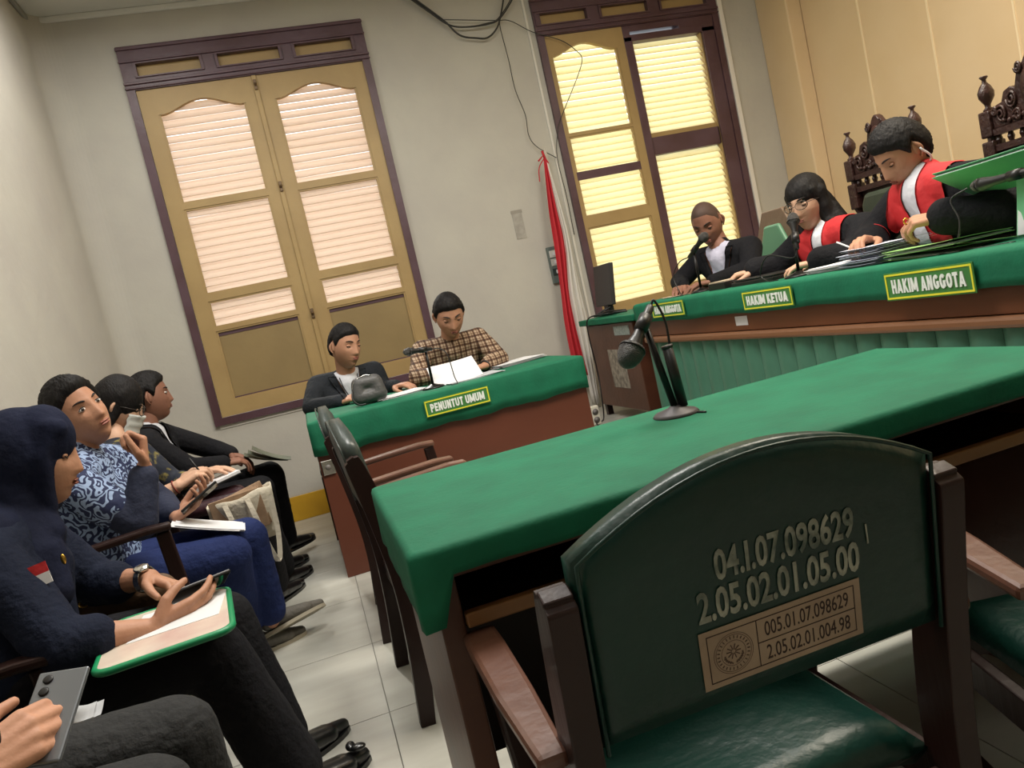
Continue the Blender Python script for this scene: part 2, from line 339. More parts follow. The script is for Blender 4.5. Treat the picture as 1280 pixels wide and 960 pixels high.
# ---------------------------------------------------------------- shuttered windows
def arch(x0, x1, z, h, n=16):                   # ogee top of a shutter opening
    out = []
    for k in range(n + 1):
        t = k / n; out.append((x0 + (x1 - x0) * t, z + h * (math.sin(math.pi * min(max((t - .05) / .9, 0), 1)) ** 1.6)))
    return out
def leaf(win, x0, x1, z0, z1, ops, m, yf, dep=.04, arch_h=.075):
    """ops: list of (ox0, ox1, oz0, oz1, arched)"""
    b = MB(); ops = sorted(ops, key=lambda o: o[2]); ox0, ox1 = ops[0][0], ops[0][1]
    b.bx(x0, ox0, yf, yf + dep, z0, z1); b.bx(ox1, x1, yf, yf + dep, z0, z1); zz = z0
    for o in ops: b.bx(ox0, ox1, yf, yf + dep, zz, o[2]); zz = o[3]
    if ops[-1][4]:
        a = arch(ox0, ox1, zz, arch_h)
        for p, q in zip(a[:-1], a[1:]): b.prism([(p[0], p[1]), (q[0], q[1]), (q[0], z1), (p[0], z1)], yf, yf + dep)
    else: b.bx(ox0, ox1, yf, yf + dep, zz, z1)
    lf = obj('shutter_leaf', b, m, win)
    # thin bead round each opening
    for o in ops:
        bb = MB(); t = .012
        bb.bx(o[0], o[0] + t, yf + .006, yf + .03, o[2], o[3]); bb.bx(o[1] - t, o[1], yf + .006, yf + .03, o[2], o[3]); bb.bx(o[0] + t, o[1] - t, yf + .006, yf + .03, o[2], o[2] + t)
        if not o[4]: bb.bx(o[0] + t, o[1] - t, yf + .006, yf + .03, o[3] - t, o[3])
        obj('bead', bb, m, lf)
    return lf
def slats(lf, x0, x1, z0, z1, m, yc, pitch=.052, jit=.0):
    n = max(1, round((z1 - z0) / pitch)); p = (z1 - z0) / n; me = None
    ang = math.radians(54); L = p * 1.34
    R = Matrix.Rotation(ang, 3, 'X')
    for k in range(n):
        if me is None:
            b = MB(); b.box((0, 0, 0), (x1 - x0 - .004, L, .007), R); me = b.mesh('slat'); fix(me); me.materials.append(m)
        o = bpy.data.objects.new('slat', me); COL.objects.link(o); o.parent = lf; o.location = ((x0 + x1) / 2, yc, z0 + p * (k + .5)); o.rotation_euler = (random.uniform(-.05, .05), random.uniform(-.004, .004), 0)
def window(name, W, mull, transoms, sill=.05):
    x0, x1, z0, z1 = W; yf = YW - .03
    win = tag(thing(name, None, None, ((x0 + x1) / 2, YW, z0)), kind='structure'); win.location = (0, 0, 0)
    b = MB(); s = .055
    b.bx(x0, x0 + s, yf, YW + .12, z0, z1); b.bx(x1 - s, x1, yf, YW + .12, z0, z1); b.bx(x0 + s, x1 - s, yf, YW + .12, z0, z0 + sill)
    zt0, zt1 = 3.205, 3.287
    b.bx(x0 + s, x1 - s, yf, YW + .12, 3.12, zt0); b.bx(x0 + s, x1 - s, yf, YW + .12, zt1, z1)
    cuts = [x0 + s] + [v for t in transoms for v in t] + [x1 - s]
    for i in range(0, len(cuts), 2):
        if cuts[i + 1] - cuts[i] > .001: b.bx(cuts[i], cuts[i + 1], yf, YW + .12, zt0, zt1)
    fr = obj('window_frame', b, frame_m, win, bev=.004)
    b = MB()
    for zz, h in ((z1 - .028, .02), (3.30, .012), (3.155, .016), (3.125, .01)): b.bx(x0 - .004, x1 + .004, yf - .012, yf, zz, zz + h)
    obj('moulding', b, frame_m, fr, bev=.003)
    for t in transoms:
        p = obj('transom_panel', MB().bx(t[0], t[1], YW + .01, YW + .03, zt0, zt1), leaf_m, win)
        bb = MB(); g = .02
        for q in ((t[0] - g, t[1] + g, zt1, zt1 + .01), (t[0] - g, t[1] + g, zt0 - .01, zt0), (t[0] - g, t[0], zt0, zt1), (t[1], t[1] + g, zt0, zt1)): bb.bx(q[0], q[1], yf - .01, yf, q[2], q[3])
        obj('panel_bead', bb, frame_m, p, bev=.002)
    return win
w1 = window('window_1', W1, None, [(-.565, -.160), (-.040, .370), (.483, .882)])
for (lx0, lx1, a0, a1) in ((-.608, .158, -.505, .068), (.162, .930, .268, .845)):
    lf = leaf(w1, lx0, lx1, .852, 3.118, [(a0, a1, .955, 1.445, False), (a0, a1, 1.470, 1.655, False), (a0, a1, 1.705, 2.298, False), (a0, a1, 2.338, 2.945, True)], leaf_m, YW - .015)
    slats(lf, a0, a1, 1.470, 1.655, slat1_m, YW + .02, .062); slats(lf, a0, a1, 1.705, 2.298, slat1_m, YW + .02); slats(lf, a0, a1, 2.338, 3.02, slat1_m, YW + .035)
    obj('solid_panel', MB().bx(a0, a1, YW + .005, YW + .018, .955, 1.410), panel_m, lf)
    obj('dark_strip', MB().bx(a0, a1, YW + .001, YW + .018, 1.410, 1.445), frame_m, lf)
    obj('dark_strip', MB().bx(a0 + .005, a1 - .005, YW - .004, YW + .005, .957, .975), frame_m, lf)
b = MB(); b.bx(.145, .178, YW - .03, YW - .014, .852, 3.118); obj('meeting_stile', b, leaf_m, w1, bev=.004)
for z in (2.34, 1.43, 3.05):
    lt = obj('latch', MB().bx(.150, .172, YW - .042, YW - .03, z - .035, z + .035), mat('old_brass', '6d5a45', .5, metal=.6), w1, bev=.003)
    obj('latch_knob', MB().lathe([(.008, 0), (.011, .01), (.005, .02), (.001, .024)], (.161, YW - .042, z), (0, -1, 0), 10), MATS['old_brass'], lt, sm=True)
struct('trim_3', MB().bx(-.64, .99, YW - .008, YW, .775, .80), mat('white_plaster_edge', 'd5d2ca', .8))

w2 = window('window_2', W2, None, [(2.315, 2.725), (2.850, 3.250), (3.375, 3.780)])
lf = leaf(w2, 2.342, 3.0, .852, 3.118, [(2.372, 2.930, 1.0, 1.63, False), (2.372, 2.930, 1.715, 2.345, False), (2.372, 2.930, 2.362, 2.965, True)], leaf_m, YW - .015)
slats(lf, 2.372, 2.930, 1.0, 1.63, slat2_m, YW + .02, .055); slats(lf, 2.372, 2.930, 1.715, 2.345, slat2_m, YW + .02); slats(lf, 2.372, 2.930, 2.362, 3.045, slat2_m, YW + .035)
obj('dark_crossbar', MB().bx(2.372, 2.930, YW - .012, YW - .004, 2.005, 2.070), frame_m, lf)
b = MB(); b.bx(3.0, 3.068, YW - .02, YW + .09, .852, 3.03); b.bx(3.70, 3.815, YW - .02, YW + .09, .852, 3.03); b.bx(3.068, 3.70, YW - .02, YW + .09, .852, 1.0)
b.bx(3.068, 3.70, YW - .0, YW + .09, 2.095, 2.235); b.bx(3.0, 3.815, YW - .02, YW + .09, 2.995, 3.045); b.bx(3.0, 3.06, YW - .02, YW + .09, 3.045, 3.12); b.bx(3.5, 3.815, YW - .02, YW + .09, 3.045, 3.12); b.bx(3.06, 3.5, YW - .02, YW + .09, 3.07, 3.12)
lf = obj('shutter_leaf', b, frame_m, w2, bev=.003)
b = MB()
for z in (1.0, 2.235): b.bx(3.072, 3.696, YW + .01, YW + .05, z, z + .035)
b.bx(3.068, 3.08, YW + .0, YW + .05, 1.0, 2.995); b.bx(3.688, 3.70, YW + .0, YW + .05, 1.0, 2.995); obj('bead', b, leaf_m, lf)
slats(lf, 3.080, 3.690, 1.035, 2.095, slat2_m, YW + .045, .050); slats(lf, 3.080, 3.690, 2.27, 2.995, slat2_m, YW + .045, .050)
struct('trim_4', MB().bx(3.876, 3.915, YW - .040, YW, .80, 3.45), mat('white_gloss', 'dcd8d0', .35), bev=.003)
struct('trim_5', MB().bx(2.225, 2.243, YW - .010, YW, .3, 3.45), MATS['white_plaster_edge'], bev=.003)

# ================================================================ TABLES
def cloth_shell(x0, x1, y0, y1, z, skirts, r=.010, out=.0, wav=.0015, seed=0, corner=True):
    """cloth over a table top: flat top, rounded edge and four hanging sides (s: (front y0, right x1, back y1, left x0))"""
    rnd = random.Random(seed); V = []; F = []
    nx = max(2, int((x1 - x0) / .03)); ny = max(2, int((y1 - y0) / .03)); loop = []
    for i in range(nx): loop.append((x0 + (x1 - x0) * i / nx, y0, 0, -1, 0))
    for i in range(ny): loop.append((x1, y0 + (y1 - y0) * i / ny, 1, 0, 1))
    for i in range(nx): loop.append((x1 - (x1 - x0) * i / nx, y1, 0, 1, 2))
    for i in range(ny): loop.append((x0, y1 - (y1 - y0) * i / ny, -1, 0, 3))
    N = len(loop); ph = [rnd.uniform(0, 6.28) for _ in range(6)]
    def ring(inset, dz, skirt_t):
        o = len(V)
        for i, (x, y, nx_, ny_, s) in enumerate(loop):
            cx, cy = (x0 + x1) / 2, (y0 + y1) / 2
            xx = min(max(x, x0 + inset), x1 - inset); yy = min(max(y, y0 + inset), y1 - inset)
            a = i / N * 2 * math.pi; wv = wav * (math.sin(a * 19 + ph[0]) + .6 * math.sin(a * 37 + ph[1])) * skirt_t
            sk = skirts[s]
            if corner and s == 0 and x - x0 < .04: sk = skirts[3]
            zz = z + dz - (sk * skirt_t * (1 + .03 * math.sin(a * 13 + ph[2]) + .015 * math.sin(a * 31 + ph[3])) if skirt_t else 0)
            V.append((xx + nx_ * wv, yy + ny_ * wv, zz))
        return o
    rings = [ring(.10, 0, 0), ring(r, 0, 0), ring(r * .3, -r * .3, 0), ring(0, -r, 0)]
    for t in (.35, .7, 1.0): rings.append(ring(-out * t, -r, t))
    for a, b in zip(rings[:-1], rings[1:]):
        for i in range(N): j = (i + 1) % N; F.append((a + i, a + j, b + j, b + i))
    F.append(tuple(rings[0] + i for i in range(N)))
    me = bpy.data.meshes.new('cloth'); me.from_pydata(V, [], F)
    bm = bmesh.new(); bm.from_mesh(me); bmesh.ops.recalc_face_normals(bm, faces=bm.faces); bm.to_mesh(me); bm.free()
    me.polygons.foreach_set('use_smooth', [True] * len(me.polygons)); return me
def put_cloth(label, me, loc, rotz=0):
    o = obj('tablecloth', me, cloth, None, loc, rotz=rotz); s = o.modifiers.new('s', 'SOLIDIFY'); s.thickness = .004; s.offset = 1
    return tag(o, label, 'tablecloth')
# middle table
T = thing('wooden_table', 'long dark wooden table under green cloth in the middle of the room', 'table', (.82, 1.50, 0))
obj('tabletop', MB().bx(-.71, .70, -.31, .30, .745, .775), wood_mid, T, bev=.004)
for sx in (-1, 1): obj('side_panel', MB().bx(sx * .69 - .02, sx * .69 + .02, -.295, .29, 0.0, .745), wood_mid, T, bev=.003)
obj('modesty_panel', MB().bx(-.67, .67, .25, .27, .12, .745), wood, T)
obj('rail', MB().bx(-.668, .668, -.306, -.285, .655, .680), wood_rail, T, bev=.003)
obj('shelf', MB().bx(-.668, .668, -.28, .25, .650, .662), wood, T)
put_cloth('green felt cloth over the middle table, with white paint specks', cloth_shell(-.735, .725, -.325, .32, .802, (.035, .10, .05, .115), seed=3), (.82, 1.50, 0))
# prosecutors' table
T = thing('prosecutor_table', 'red-brown panelled table under the window, green cloth on top', 'table', (.70, 4.32, 0))
obj('front_panel', MB().bx(-.735, .735, -.385, -.36, 0, .775), desk_red, T, bev=.003)
obj('side_panel', MB().bx(-.735, -.71, -.36, .36, 0, .775), desk_red, T, bev=.003); obj('side_panel', MB().bx(.71, .735, -.36, .36, 0, .775), desk_red, T, bev=.003)
obj('tabletop', MB().bx(-.735, .735, -.385, .385, .775, .79), desk_red, T)
lp = obj('socket_plate', MB().bx(-.728, -.665, -.394, -.386, .538, .612), chrome, T, bev=.003)
obj('socket_knob', MB().lathe([(.012, 0), (.014, .006), (.006, .01)], (-.697, -.394, .576), (0, -1, 0), 12), grey_pl, lp, sm=True)
put_cloth('green cloth hanging over the PENUNTUT UMUM table', cloth_shell(-.745, .745, -.40, .395, .812, (.165, .165, .1, .165), seed=5), (.70, 4.32, 0))
# judges' bench
T = thing('judges_bench', 'long judges bench with green padded front and brown moulding', 'bench', (2.3, 2.2, .25))
obj('desk_body', MB().bx(-.285, -.255, -1.9, 2.02, 0, .73), desk_red, T); obj('desktop', MB().bx(-.285, .11, -1.9, 2.02, .705, .735), desk_red, T)
for q in (-1.9, 0.55, 2.0): obj('side_panel', MB().bx(-.255, .10, q, q + .02, 0, .705), desk_red, T)
obj('fascia', MB().bx(-.315, -.285, -1.9, 2.02, .555, .735), mat('fascia_wood', '74462c', .4, .1, 20, '663c26', 4, stretch=(1, .3, 1)), T, bev=.003)
obj('moulding', MB().bx(-.335, -.285, -1.9, 2.03, .515, .552), mat('moulding_wood', '7f573c', .4), T, bev=.012)
yy = -1.9
me = None
while yy < 2.0:
    if me is None:
        bb = MB(); nz = 8; V = []; F = []
        for i in range(nz + 1):
            u = i / nz
            for j in range(3): V.append((-.285 - .026 * math.sin(math.pi * min(max(u, .015), .985)) ** .55, u * .127, (.005, .26, .512)[j]))
        for i in range(nz):
            for j in range(2): a = i * 3 + j; F.append((a, a + 1, a + 4, a + 3))
        V += [(-.27, 0, .005), (-.27, .127, .005), (-.27, .127, .512), (-.27, 0, .512)]
        bb.add(V, F + [(len(V) - 4, len(V) - 3, len(V) - 2, len(V) - 1)]); me = bb.mesh('pad'); fix(me, True); me.materials.append(pad_m)
    o = bpy.data.objects.new('pad', me); COL.objects.link(o); o.parent = T; o.location = (0, yy, 0); yy += .128
bc = put_cloth('green cloth along the top of the judges bench', cloth_shell(-.345, .13, -1.93, 2.06, .752, (.1, .1, .1, .095), seed=9, r=.016), (2.3, 2.2, .25))
bn = thing('notice_tag', 'small white tag stuck on the bench fascia under the HAKIM KETUA sign', 'label', (1.983, 3.18, .852)); obj('tag_sheet', MB().bx(-.0, .002, -.05, .05, -.022, .022), white_p, bn)
# signs
def sign(txt, c, right, normal, W, H, label, tilt=0):
    M = frame_mat(c, right, normal)
    t = thing('name_sign', label, 'sign', c, 0, None)
    def loc(me): me.transform(M); me.transform(Matrix.Translation(-Vector(c))); return me
    green = mat('sign_green', '3f7a3c', .5); yel = mat('sign_yellow', 'e2dc3a', .5); wh = mat('sign_white', 'e6ebe6', .5)
    def bxm(x0, x1, y0, y1, z0, z1): mb = MB().bx(x0, x1, y0, y1, z0, z1); m = mb.mesh('p'); fix(m); return m
    pl = obj('sign_plate', loc(bxm(-W / 2, W / 2, -H / 2, H / 2, 0, .004)), green, t)
    bw = H * .065; i0 = H * .05; b = MB()
    b.bx(-W / 2 + i0, W / 2 - i0, H / 2 - i0 - bw, H / 2 - i0, .004, .0055); b.bx(-W / 2 + i0, W / 2 - i0, -H / 2 + i0, -H / 2 + i0 + bw, .004, .0055)
    b.bx(-W / 2 + i0, -W / 2 + i0 + bw, -H / 2 + i0 + bw, H / 2 - i0 - bw, .004, .0055); b.bx(W / 2 - i0 - bw, W / 2 - i0, -H / 2 + i0 + bw, H / 2 - i0 - bw, .004, .0055)
    m = b.mesh('b'); fix(m); obj('sign_border', loc(m), yel, t)
    me = letters(txt, W * .83, H * .50); me.transform(Matrix.Translation((0, 0, .004)))
    obj('sign_lettering', loc(me), wh, t)
sign('PENUNTUT UMUM', (.715, 3.909, .738), (1, 0, 0), (0, -1, 0), .35, .088, 'PENUNTUT UMUM sign with green ground on the prosecutors table')
sign('HAKIM ANGGOTA', (1.942, 2.015, .93), (0, -1, 0), (-1, 0, 0), .36, .094, 'large HAKIM ANGGOTA sign nearest the camera, yellow border, on the bench')
sign('HAKIM KETUA', (1.942, 2.885, .945), (0, -1, 0), (-1, 0, 0), .36, .084, 'HAKIM KETUA sign in the middle of the bench cloth')
sign('HAKIM ANGGOTA', (1.942, 3.80, .955), (0, -1, 0), (-1, 0, 0), .37, .082, 'far small HAKIM ANGGOTA sign partly behind the tall microphone')
# side table with a cabinet under it
T = thing('side_table', 'small brown cabinet table with green top beside the flag', 'table', (2.25, 4.80, .25))
obj('tabletop', MB().bx(-.30, .32, -.50, .42, .66, .70), cloth, T, bev=.006)
cab = obj('cabinet_box', MB().bx(-.27, .30, -.42, .36, .08, .655), wood_mid, T, bev=.004)
for sx, sy in ((-.24, -.39), (.27, -.39), (-.24, .33), (.27, .33)): obj('leg', MB().bx(sx - .02, sx + .02, sy - .02, sy + .02, 0, .08), wood, T)
obj('notice_sheet', MB().bx(-.2725, -.2705, -.20, .06, .22, .48), mat('newsprint', 'a09788', .8, 0, 1, '6f675c', 30), T)
obj('name_strip', MB().bx(-.2725, -.2705, -.36, -.12, .575, .635), mat('grey_strip', '7d8883', .6, 0, 1, '98a29c', 60), T)

# ================================================================ CHAIRS
def armchair(label, loc, rz, vin, group=None, stencil=False, wd=.52, arm_m=wood_worn, az=0):
    """faces +y; origin under the seat"""
    t = thing('armchair', label, 'chair', loc, rz, group)
    hw = wd / 2
    for s in (-1, 1):
        P = smooth_cr([(s * hw, -.27, 0), (s * hw, -.245, .25), (s * hw, -.24, .45), (s * hw, -.265, .65), (s * hw, -.295, .80), (s * hw, -.305, .83)], 4)
        n = len(P); obj('back_leg', MB().beam(P, .036, [.045 + .02 * math.sin(math.pi * min(k / (n - 1) * 1.1, 1)) - (.022 if k > n - 3 else 0) for k in range(n)]), wood, t, bev=.012)
        P = [(s * (hw + .012), .125, 0), (s * (hw + .012), .12, .38), (s * (hw + .03), .10, .618 + az)]
        obj('front_leg', MB().beam(P, .035, [.04, .05, .045]), wood, t, bev=.006)
        P = [(s * (hw + .034), -.262, .618 + az), (s * (hw + .036), -.10, .628 + az), (s * (hw + .036), .06, .636 + az), (s * (hw + .034), .13, .632 + az)]
        obj('armrest', MB().beam(P, [.04, .055, .058, .055], .024), arm_m, t, bev=.008)
        obj('side_rail', MB().bx(s * hw - .011, s * hw + .011, -.22, .11, .335, .395), wood, t, bev=.003)
        obj('stretcher', MB().bx(s * hw - .01, s * hw + .01, -.22, .115, .14, .175), wood, t, bev=.003)
    obj('front_rail', MB().bx(-hw, hw, .095, .12, .335, .395), wood, t, bev=.003); obj('back_rail', MB().bx(-hw + .02, hw - .02, -.25, -.225, .335, .39), wood, t, bev=.003)
    # seat pad
    b = MB(); nx, ny = 14, 12; V = []; F = []
    for i in range(nx + 1):
        for j in range(ny + 1):
            u, v = i / nx, j / ny; hwj = (hw - .014) + .0 * v; x = -hwj + 2 * hwj * u; y = -.215 + .335 * v
            e = min(min(u, 1 - u) * 2 * hwj, min(v, 1 - v) * .335); z = .410 + .036 * (1 - (1 - min(e / .045, 1)) ** 2) ** .5 + .006 * math.sin(u * 9 + v * 4) * min(e / .1, 1); V.append((x, y, z))
    for i in range(nx):
        for j in range(ny): a = i * (ny + 1) + j; F.append((a, a + ny + 1, a + ny + 2, a + 1))
    me = bpy.data.meshes.new('seat'); me.from_pydata(V, [], F); me.polygons.foreach_set('use_smooth', [True] * len(F))
    so = obj('seat', me, vin, t); sd = so.modifiers.new('s', 'SOLIDIFY'); sd.thickness = .04; sd.offset = -1
    # backrest: arched pad, follows the lean of the posts
    def back_y(z): return -.262 - (z - .62) * .14
    top = lambda x: .845 + .085 * (1 - (abs(x) / hw) ** 2.0)
    b = MB(); n = 20; hb = hw - .022; fr = []; bk = []; V = []; F = []; nz = 8
    sides = []
    for side, th in ((0, -.028), (1, .028)):
        o = len(V)
        for i in range(n + 1):
            x = -hb + 2 * hb * i / n
            for j in range(nz + 1):
                z = .625 + (top(x) - .625) * j / nz; e = min((top(x) - z) , (z - .625), hb - abs(x)); pf = max(0, 1 - (1 - min(e / .03, 1)) ** 2) ** .5
                V.append((x, back_y(z) + th * (.55 + .45 * pf), z))
        sides.append(o)
    m = nz + 1
    for i in range(n):
        for j in range(nz):
            a = sides[0] + i * m + j; F.append((a, a + m, a + m + 1, a + 1)); a = sides[1] + i * m + j; F.append((a, a + 1, a + m + 1, a + m))
    ring = [i * m for i in range(n + 1)] + [n * m + j for j in range(1, nz + 1)] + [i * m + nz for i in range(n - 1, -1, -1)] + [j for j in range(nz - 1, 0, -1)]
    for k in range(len(ring)): a, c = ring[k], ring[(k + 1) % len(ring)]; F.append((a, a + sides[1], c + sides[1], c))
    b.add(V, F); br = obj('backrest', b, vin, t, sm=True)
    pp = [(-hb + .002, back_y(.62) - .026, .62), (-hb + .002, back_y(.8) - .026, .80)] + [(x, back_y(top(x)) - .026, top(x) - .004) for x in [(-hb + 2 * hb * i / 18) * .985 for i in range(19)]] + [(hb - .002, back_y(.8) - .026, .8), (hb - .002, back_y(.62) - .026, .62)]
    obj('piping', MB().tube(pp, .0028, 6), vin, br, sm=True)
    if stencil:
        # stencilled numbers and the inventory label, on the back of the backrest
        pmat = mat('stencil_paint', 'a3a79a', .7, 0, 1, '4a5850', 22, lo=.38, hi=.66)
        nrm = Vector((0, -1, -.14)).normalized()
        def on_back(x, z, up=.0): return Vector((x, back_y(z) - .028 - up, z))
        def place(me, x, z, rot, up):
            M = frame_mat(on_back(x, z, up), (1, 0, 0), nrm) @ Matrix.Rotation(rot, 4, 'Z'); me.transform(M); return me
        for tx, x, z, wdt, h in (('04.I.07.098629', .02, .806, .190, .040), ('2.05.02.01.05.00', .008, .760, .222, .040)):
            me, ww = text_mesh(tx, h, .0003, .026); me.transform(Matrix.Diagonal((wdt / ww, 1, 1, 1))); obj('stencilled_number', place(me, x, z, math.radians(-.5), .0012), pmat, br)
        obj('paint_stroke', place(MB().bx(-.001, .001, -.013, .013, 0, .0006).mesh('s'), .132, .783, .05, .0012), pmat, br)
        lx, lz, LW, LH = .004, .693, .222, .076
        lab = mat('label_paper', 'a3907c', .75, 0, 1, '95826f', 14); ink = mat('label_ink', '2a1712', .7)
        def bxm(q): mm = MB().bx(*q).mesh('p'); fix(mm); return mm
        st = obj('inventory_label', place(bxm((-LW / 2, LW / 2, -LH / 2, LH / 2, 0, .0006)), lx, lz, 0, .0012), lab, br); st['label'] = 'cream inventory label with round seal and two numbers'
        b = MB(); iw, ih = LW / 2 - .009, LH / 2 - .007; tt = .0011; xd = -LW / 2 + .075
        for q in ((-iw, iw, ih - tt, ih), (-iw, iw, -ih, -ih + tt), (-iw, -iw + tt, -ih, ih), (iw - tt, iw, -ih, ih), (xd, xd + tt, -ih, ih), (xd, iw, -.0005, .0006)): b.bx(*q, .0006, .0010)
        mm = b.mesh('l'); fix(mm)
        tr = [mm]
        for tx, cy, ww_ in (('005.01.07.098629', .0155, .118), ('2.05.02.01.004.98', -.0155, .118)):
            me, w_ = text_mesh(tx, .019, .0004, .0); me.transform(Matrix.Diagonal((ww_ / w_, 1, 1, 1))); me.transform(Matrix.Translation(((xd + iw) / 2 + .001, cy, .0006))); tr.append(me)
        sx = (xd - iw) / 2
        b = MB()
        for r1 in (.0265, .0240, .0165):
            V = []; F = []
            for k in range(40):
                a = k / 40 * 2 * math.pi
                for rr in (r1, r1 - .0007): V.append((sx + rr * math.cos(a), rr * math.sin(a), .0010))
            F = [(2 * k, 2 * k + 1, (2 * k + 3) % 80, (2 * k + 2) % 80) for k in range(40)]; b.add(V, F)
        for k in range(26):                     # ring of tiny capital strokes, centre emblem of leaves
            a = k / 26 * 2 * math.pi; c = Vector((sx + .0203 * math.cos(a), .0203 * math.sin(a), .0010)); b.box(c, (.0034, .0012, .0004), Matrix.Rotation(a, 3, 'Z'))
        for k in range(10):
            a = k / 10 * 2 * math.pi; b.box((sx + .006 * math.cos(a), .002 + .006 * math.sin(a), .0010), (.007, .0012, .0004), Matrix.Rotation(a, 3, 'Z'))
        for s_ in (-1, 1):
            for k in range(5): a = math.radians(-90 + s_ * (18 + 14 * k)); b.box((sx + .0125 * math.cos(a), .0125 * math.sin(a), .0010), (.0018, .0045, .0004), Matrix.Rotation(a + .5 * s_, 3, 'Z'))
        mm = b.mesh('l'); fix(mm); seal = mm
        o = obj('label_print', place(join_meshes('label_print', tr), lx, lz, 0, .0012), ink, br); o.data.polygons.foreach_set('use_smooth', [False] * len(o.data.polygons))
        obj('label_seal', place(seal, lx, lz, 0, .0012), mat('seal_ink', '5c4a40', .8), br)
    return t
armchair('green vinyl armchair in the foreground with stencilled numbers and inventory label', (.462, 1.085, 0), math.radians(-.5), vinyl, stencil=True)
armchair('green vinyl armchair cut off by the right edge, only arm and seat seen', (1.205, .955, 0), math.radians(-17), vinyl)
armchair('dark grey armchair at the left end of the middle table, nearer of two', (.36, 2.47, 0), math.radians(-88), vinyl_dk, arm_m=wood_worn, wd=.47)
armchair('dark grey armchair behind another one, by the prosecutors table corner', (.34, 3.17, 0), math.radians(-92), vinyl_dk, arm_m=wood_worn, wd=.47)
for lab, y, rz, x in (('dark wooden armchair holding the woman in the navy headscarf', 2.08, -86, -.80), ('dark wooden armchair under the man in the blue batik shirt, arm in view', 2.98, -82, -.70),
               ('wooden armchair under the woman in the face mask', 3.60, -82, -.84), ('wooden armchair under the suited man farthest along the left wall', 4.24, -84, -.84), ('wooden armchair at the near left corner under the person with the silver phone', 1.36, -88, -.88)):
    armchair(lab, (x, y, 0), math.radians(rz), vinyl_dk, arm_m=wood, wd=.43, az=.06 if 'batik' in lab else 0)
# carved chairs behind the bench
def throne(label, loc, rz):
    t = thing('carved_chair', label, 'chair', loc, rz); t.scale = (.72, 1, 1.065)
    hw = .30; D = mat('carved_wood', '3a221d', .4, .5, 60, '2c1815', 8)
    for s in (-1, 1):
        prof = [(.030, 0), (.030, .45), (.022, .47), (.030, .50), (.020, .53), (.026, .70), (.020, .86), (.030, .90), (.022, .92), (.032, .94), (.032, .945)]
        obj('post', MB().lathe(prof, (s * hw, -.25, 0), seg=12), D, t, sm=True)
        pb = obj('post_block', MB().bx(s * hw - .038, s * hw + .038, -.285, -.215, .94, 1.06), D, t, bev=.006)
        obj('post_block', MB().bx(s * hw - .036, s * hw + .036, -.283, -.217, 1.075, 1.175), D, t, bev=.006)
        obj('block_neck', MB().lathe([(.024, 0), (.024, .02)], (s * hw, -.25, 1.058), seg=10), D, pb)
        obj('finial', MB().lathe([(.018, 0), (.024, .008), (.012, .018), (.014, .028), (.034, .055), (.036, .075), (.024, .098), (.010, .112), (.009, .122), (.020, .132), (.016, .136)], (s * hw, -.25, 1.172), seg=14), D, t, sm=True)
        obj('leg', MB().lathe([(.022, 0), (.03, .06), (.02, .10), (.03, .3), (.03, .42)], (s * (hw - .01), .22, 0), seg=10), D, t, sm=True)
        obj('armrest', MB().beam(smooth_cr([(s * hw, -.24, .66), (s * (hw + .02), -.02, .69), (s * (hw + .02), .2, .66)], 4), .06, .035), D, t, bev=.008)
        obj('arm_post', MB().lathe([(.022, 0), (.018, .08), (.026, .13), (.018, .18), (.022, .25)], (s * (hw + .005), .19, .41), seg=10), D, t, sm=True)
    obj('seat', MB().bx(-.29, .29, -.22, .25, .40, .50), vinyl, t, bev=.03)
    obj('back_cushion', MB().prism([(-.21, .52), (.21, .52), (.21, .95), (.17, 1.0), (-.17, 1.0), (-.21, .95)], -.27, -.20), mat('throne_vinyl', '3c4437', .42, .2, 20, '353d32', 4), t, bev=.02)
    obj('back_frame', MB().bx(-.265, .265, -.285, -.255, .48, 1.02), D, t, bev=.004)
    b = MB()                                     # pierced rail: bars and little balusters
    b.bx(-.262, .262, -.275, -.225, 1.015, 1.04); b.bx(-.262, .262, -.275, -.225, 1.075, 1.10)
    for k in range(8): b.lathe([(.010, 0), (.016, .018), (.010, .036)], (-.26 + k * .0743, -.25, 1.04), seg=8)
    obj('pierced_rail', b, D, t)
    # carved crest: stepped outline plus scrolls and an oval boss
    pts = [(-.262, 1.10), (-.262, 1.15), (-.235, 1.185), (-.195, 1.19), (-.175, 1.225), (-.135, 1.235), (-.105, 1.225), (-.085, 1.27), (-.045, 1.30), (-.02, 1.325), (0, 1.335)]
    outl = pts + [(-x, z) for x, z in pts[::-1][1:]]
    cr = obj('carved_crest', MB().prism(outl, -.272, -.232), D, t, bev=.004)
    b = MB(); b.ell((0, -.228, 1.205), (.062, .02, .082)); 
    for s in (-1, 1):
        for cx, cz, r, dirn in ((.20, 1.145, .036, 1), (.125, 1.19, .034, -1), (.10, 1.125, .024, 1), (.06, 1.29, .022, -1), (.235, 1.165, .018, -1)):
            P = []
            for k in range(22): a = k / 21 * 4 * math.pi * .9; rr = r * (1 - k / 26); P.append((s * (cx + rr * math.cos(a * dirn)), -.226, cz + rr * math.sin(a * dirn)))
            b.tube(P, .0065, 6)
        for k in range(6): b.ell((s * (.035 + .03 * k), -.228, 1.115 + .006 * (k % 2)), (.013, .010, .011), seg=8, rings=6)
    obj('carving', b, D, cr, sm=True)
    return t
throne('carved high-backed chair of the woman judge, both finials in view', (2.66, 3.155, .25), math.radians(90))
throne('carved high-backed chair cut off at the right edge behind the robed judge', (2.66, 2.34, .25), math.radians(90))
t = thing('hexagon_back_chair', 'wooden chair with six-sided pale green back behind the bald judge', 'chair', (2.70, 4.10, .25), math.radians(90))
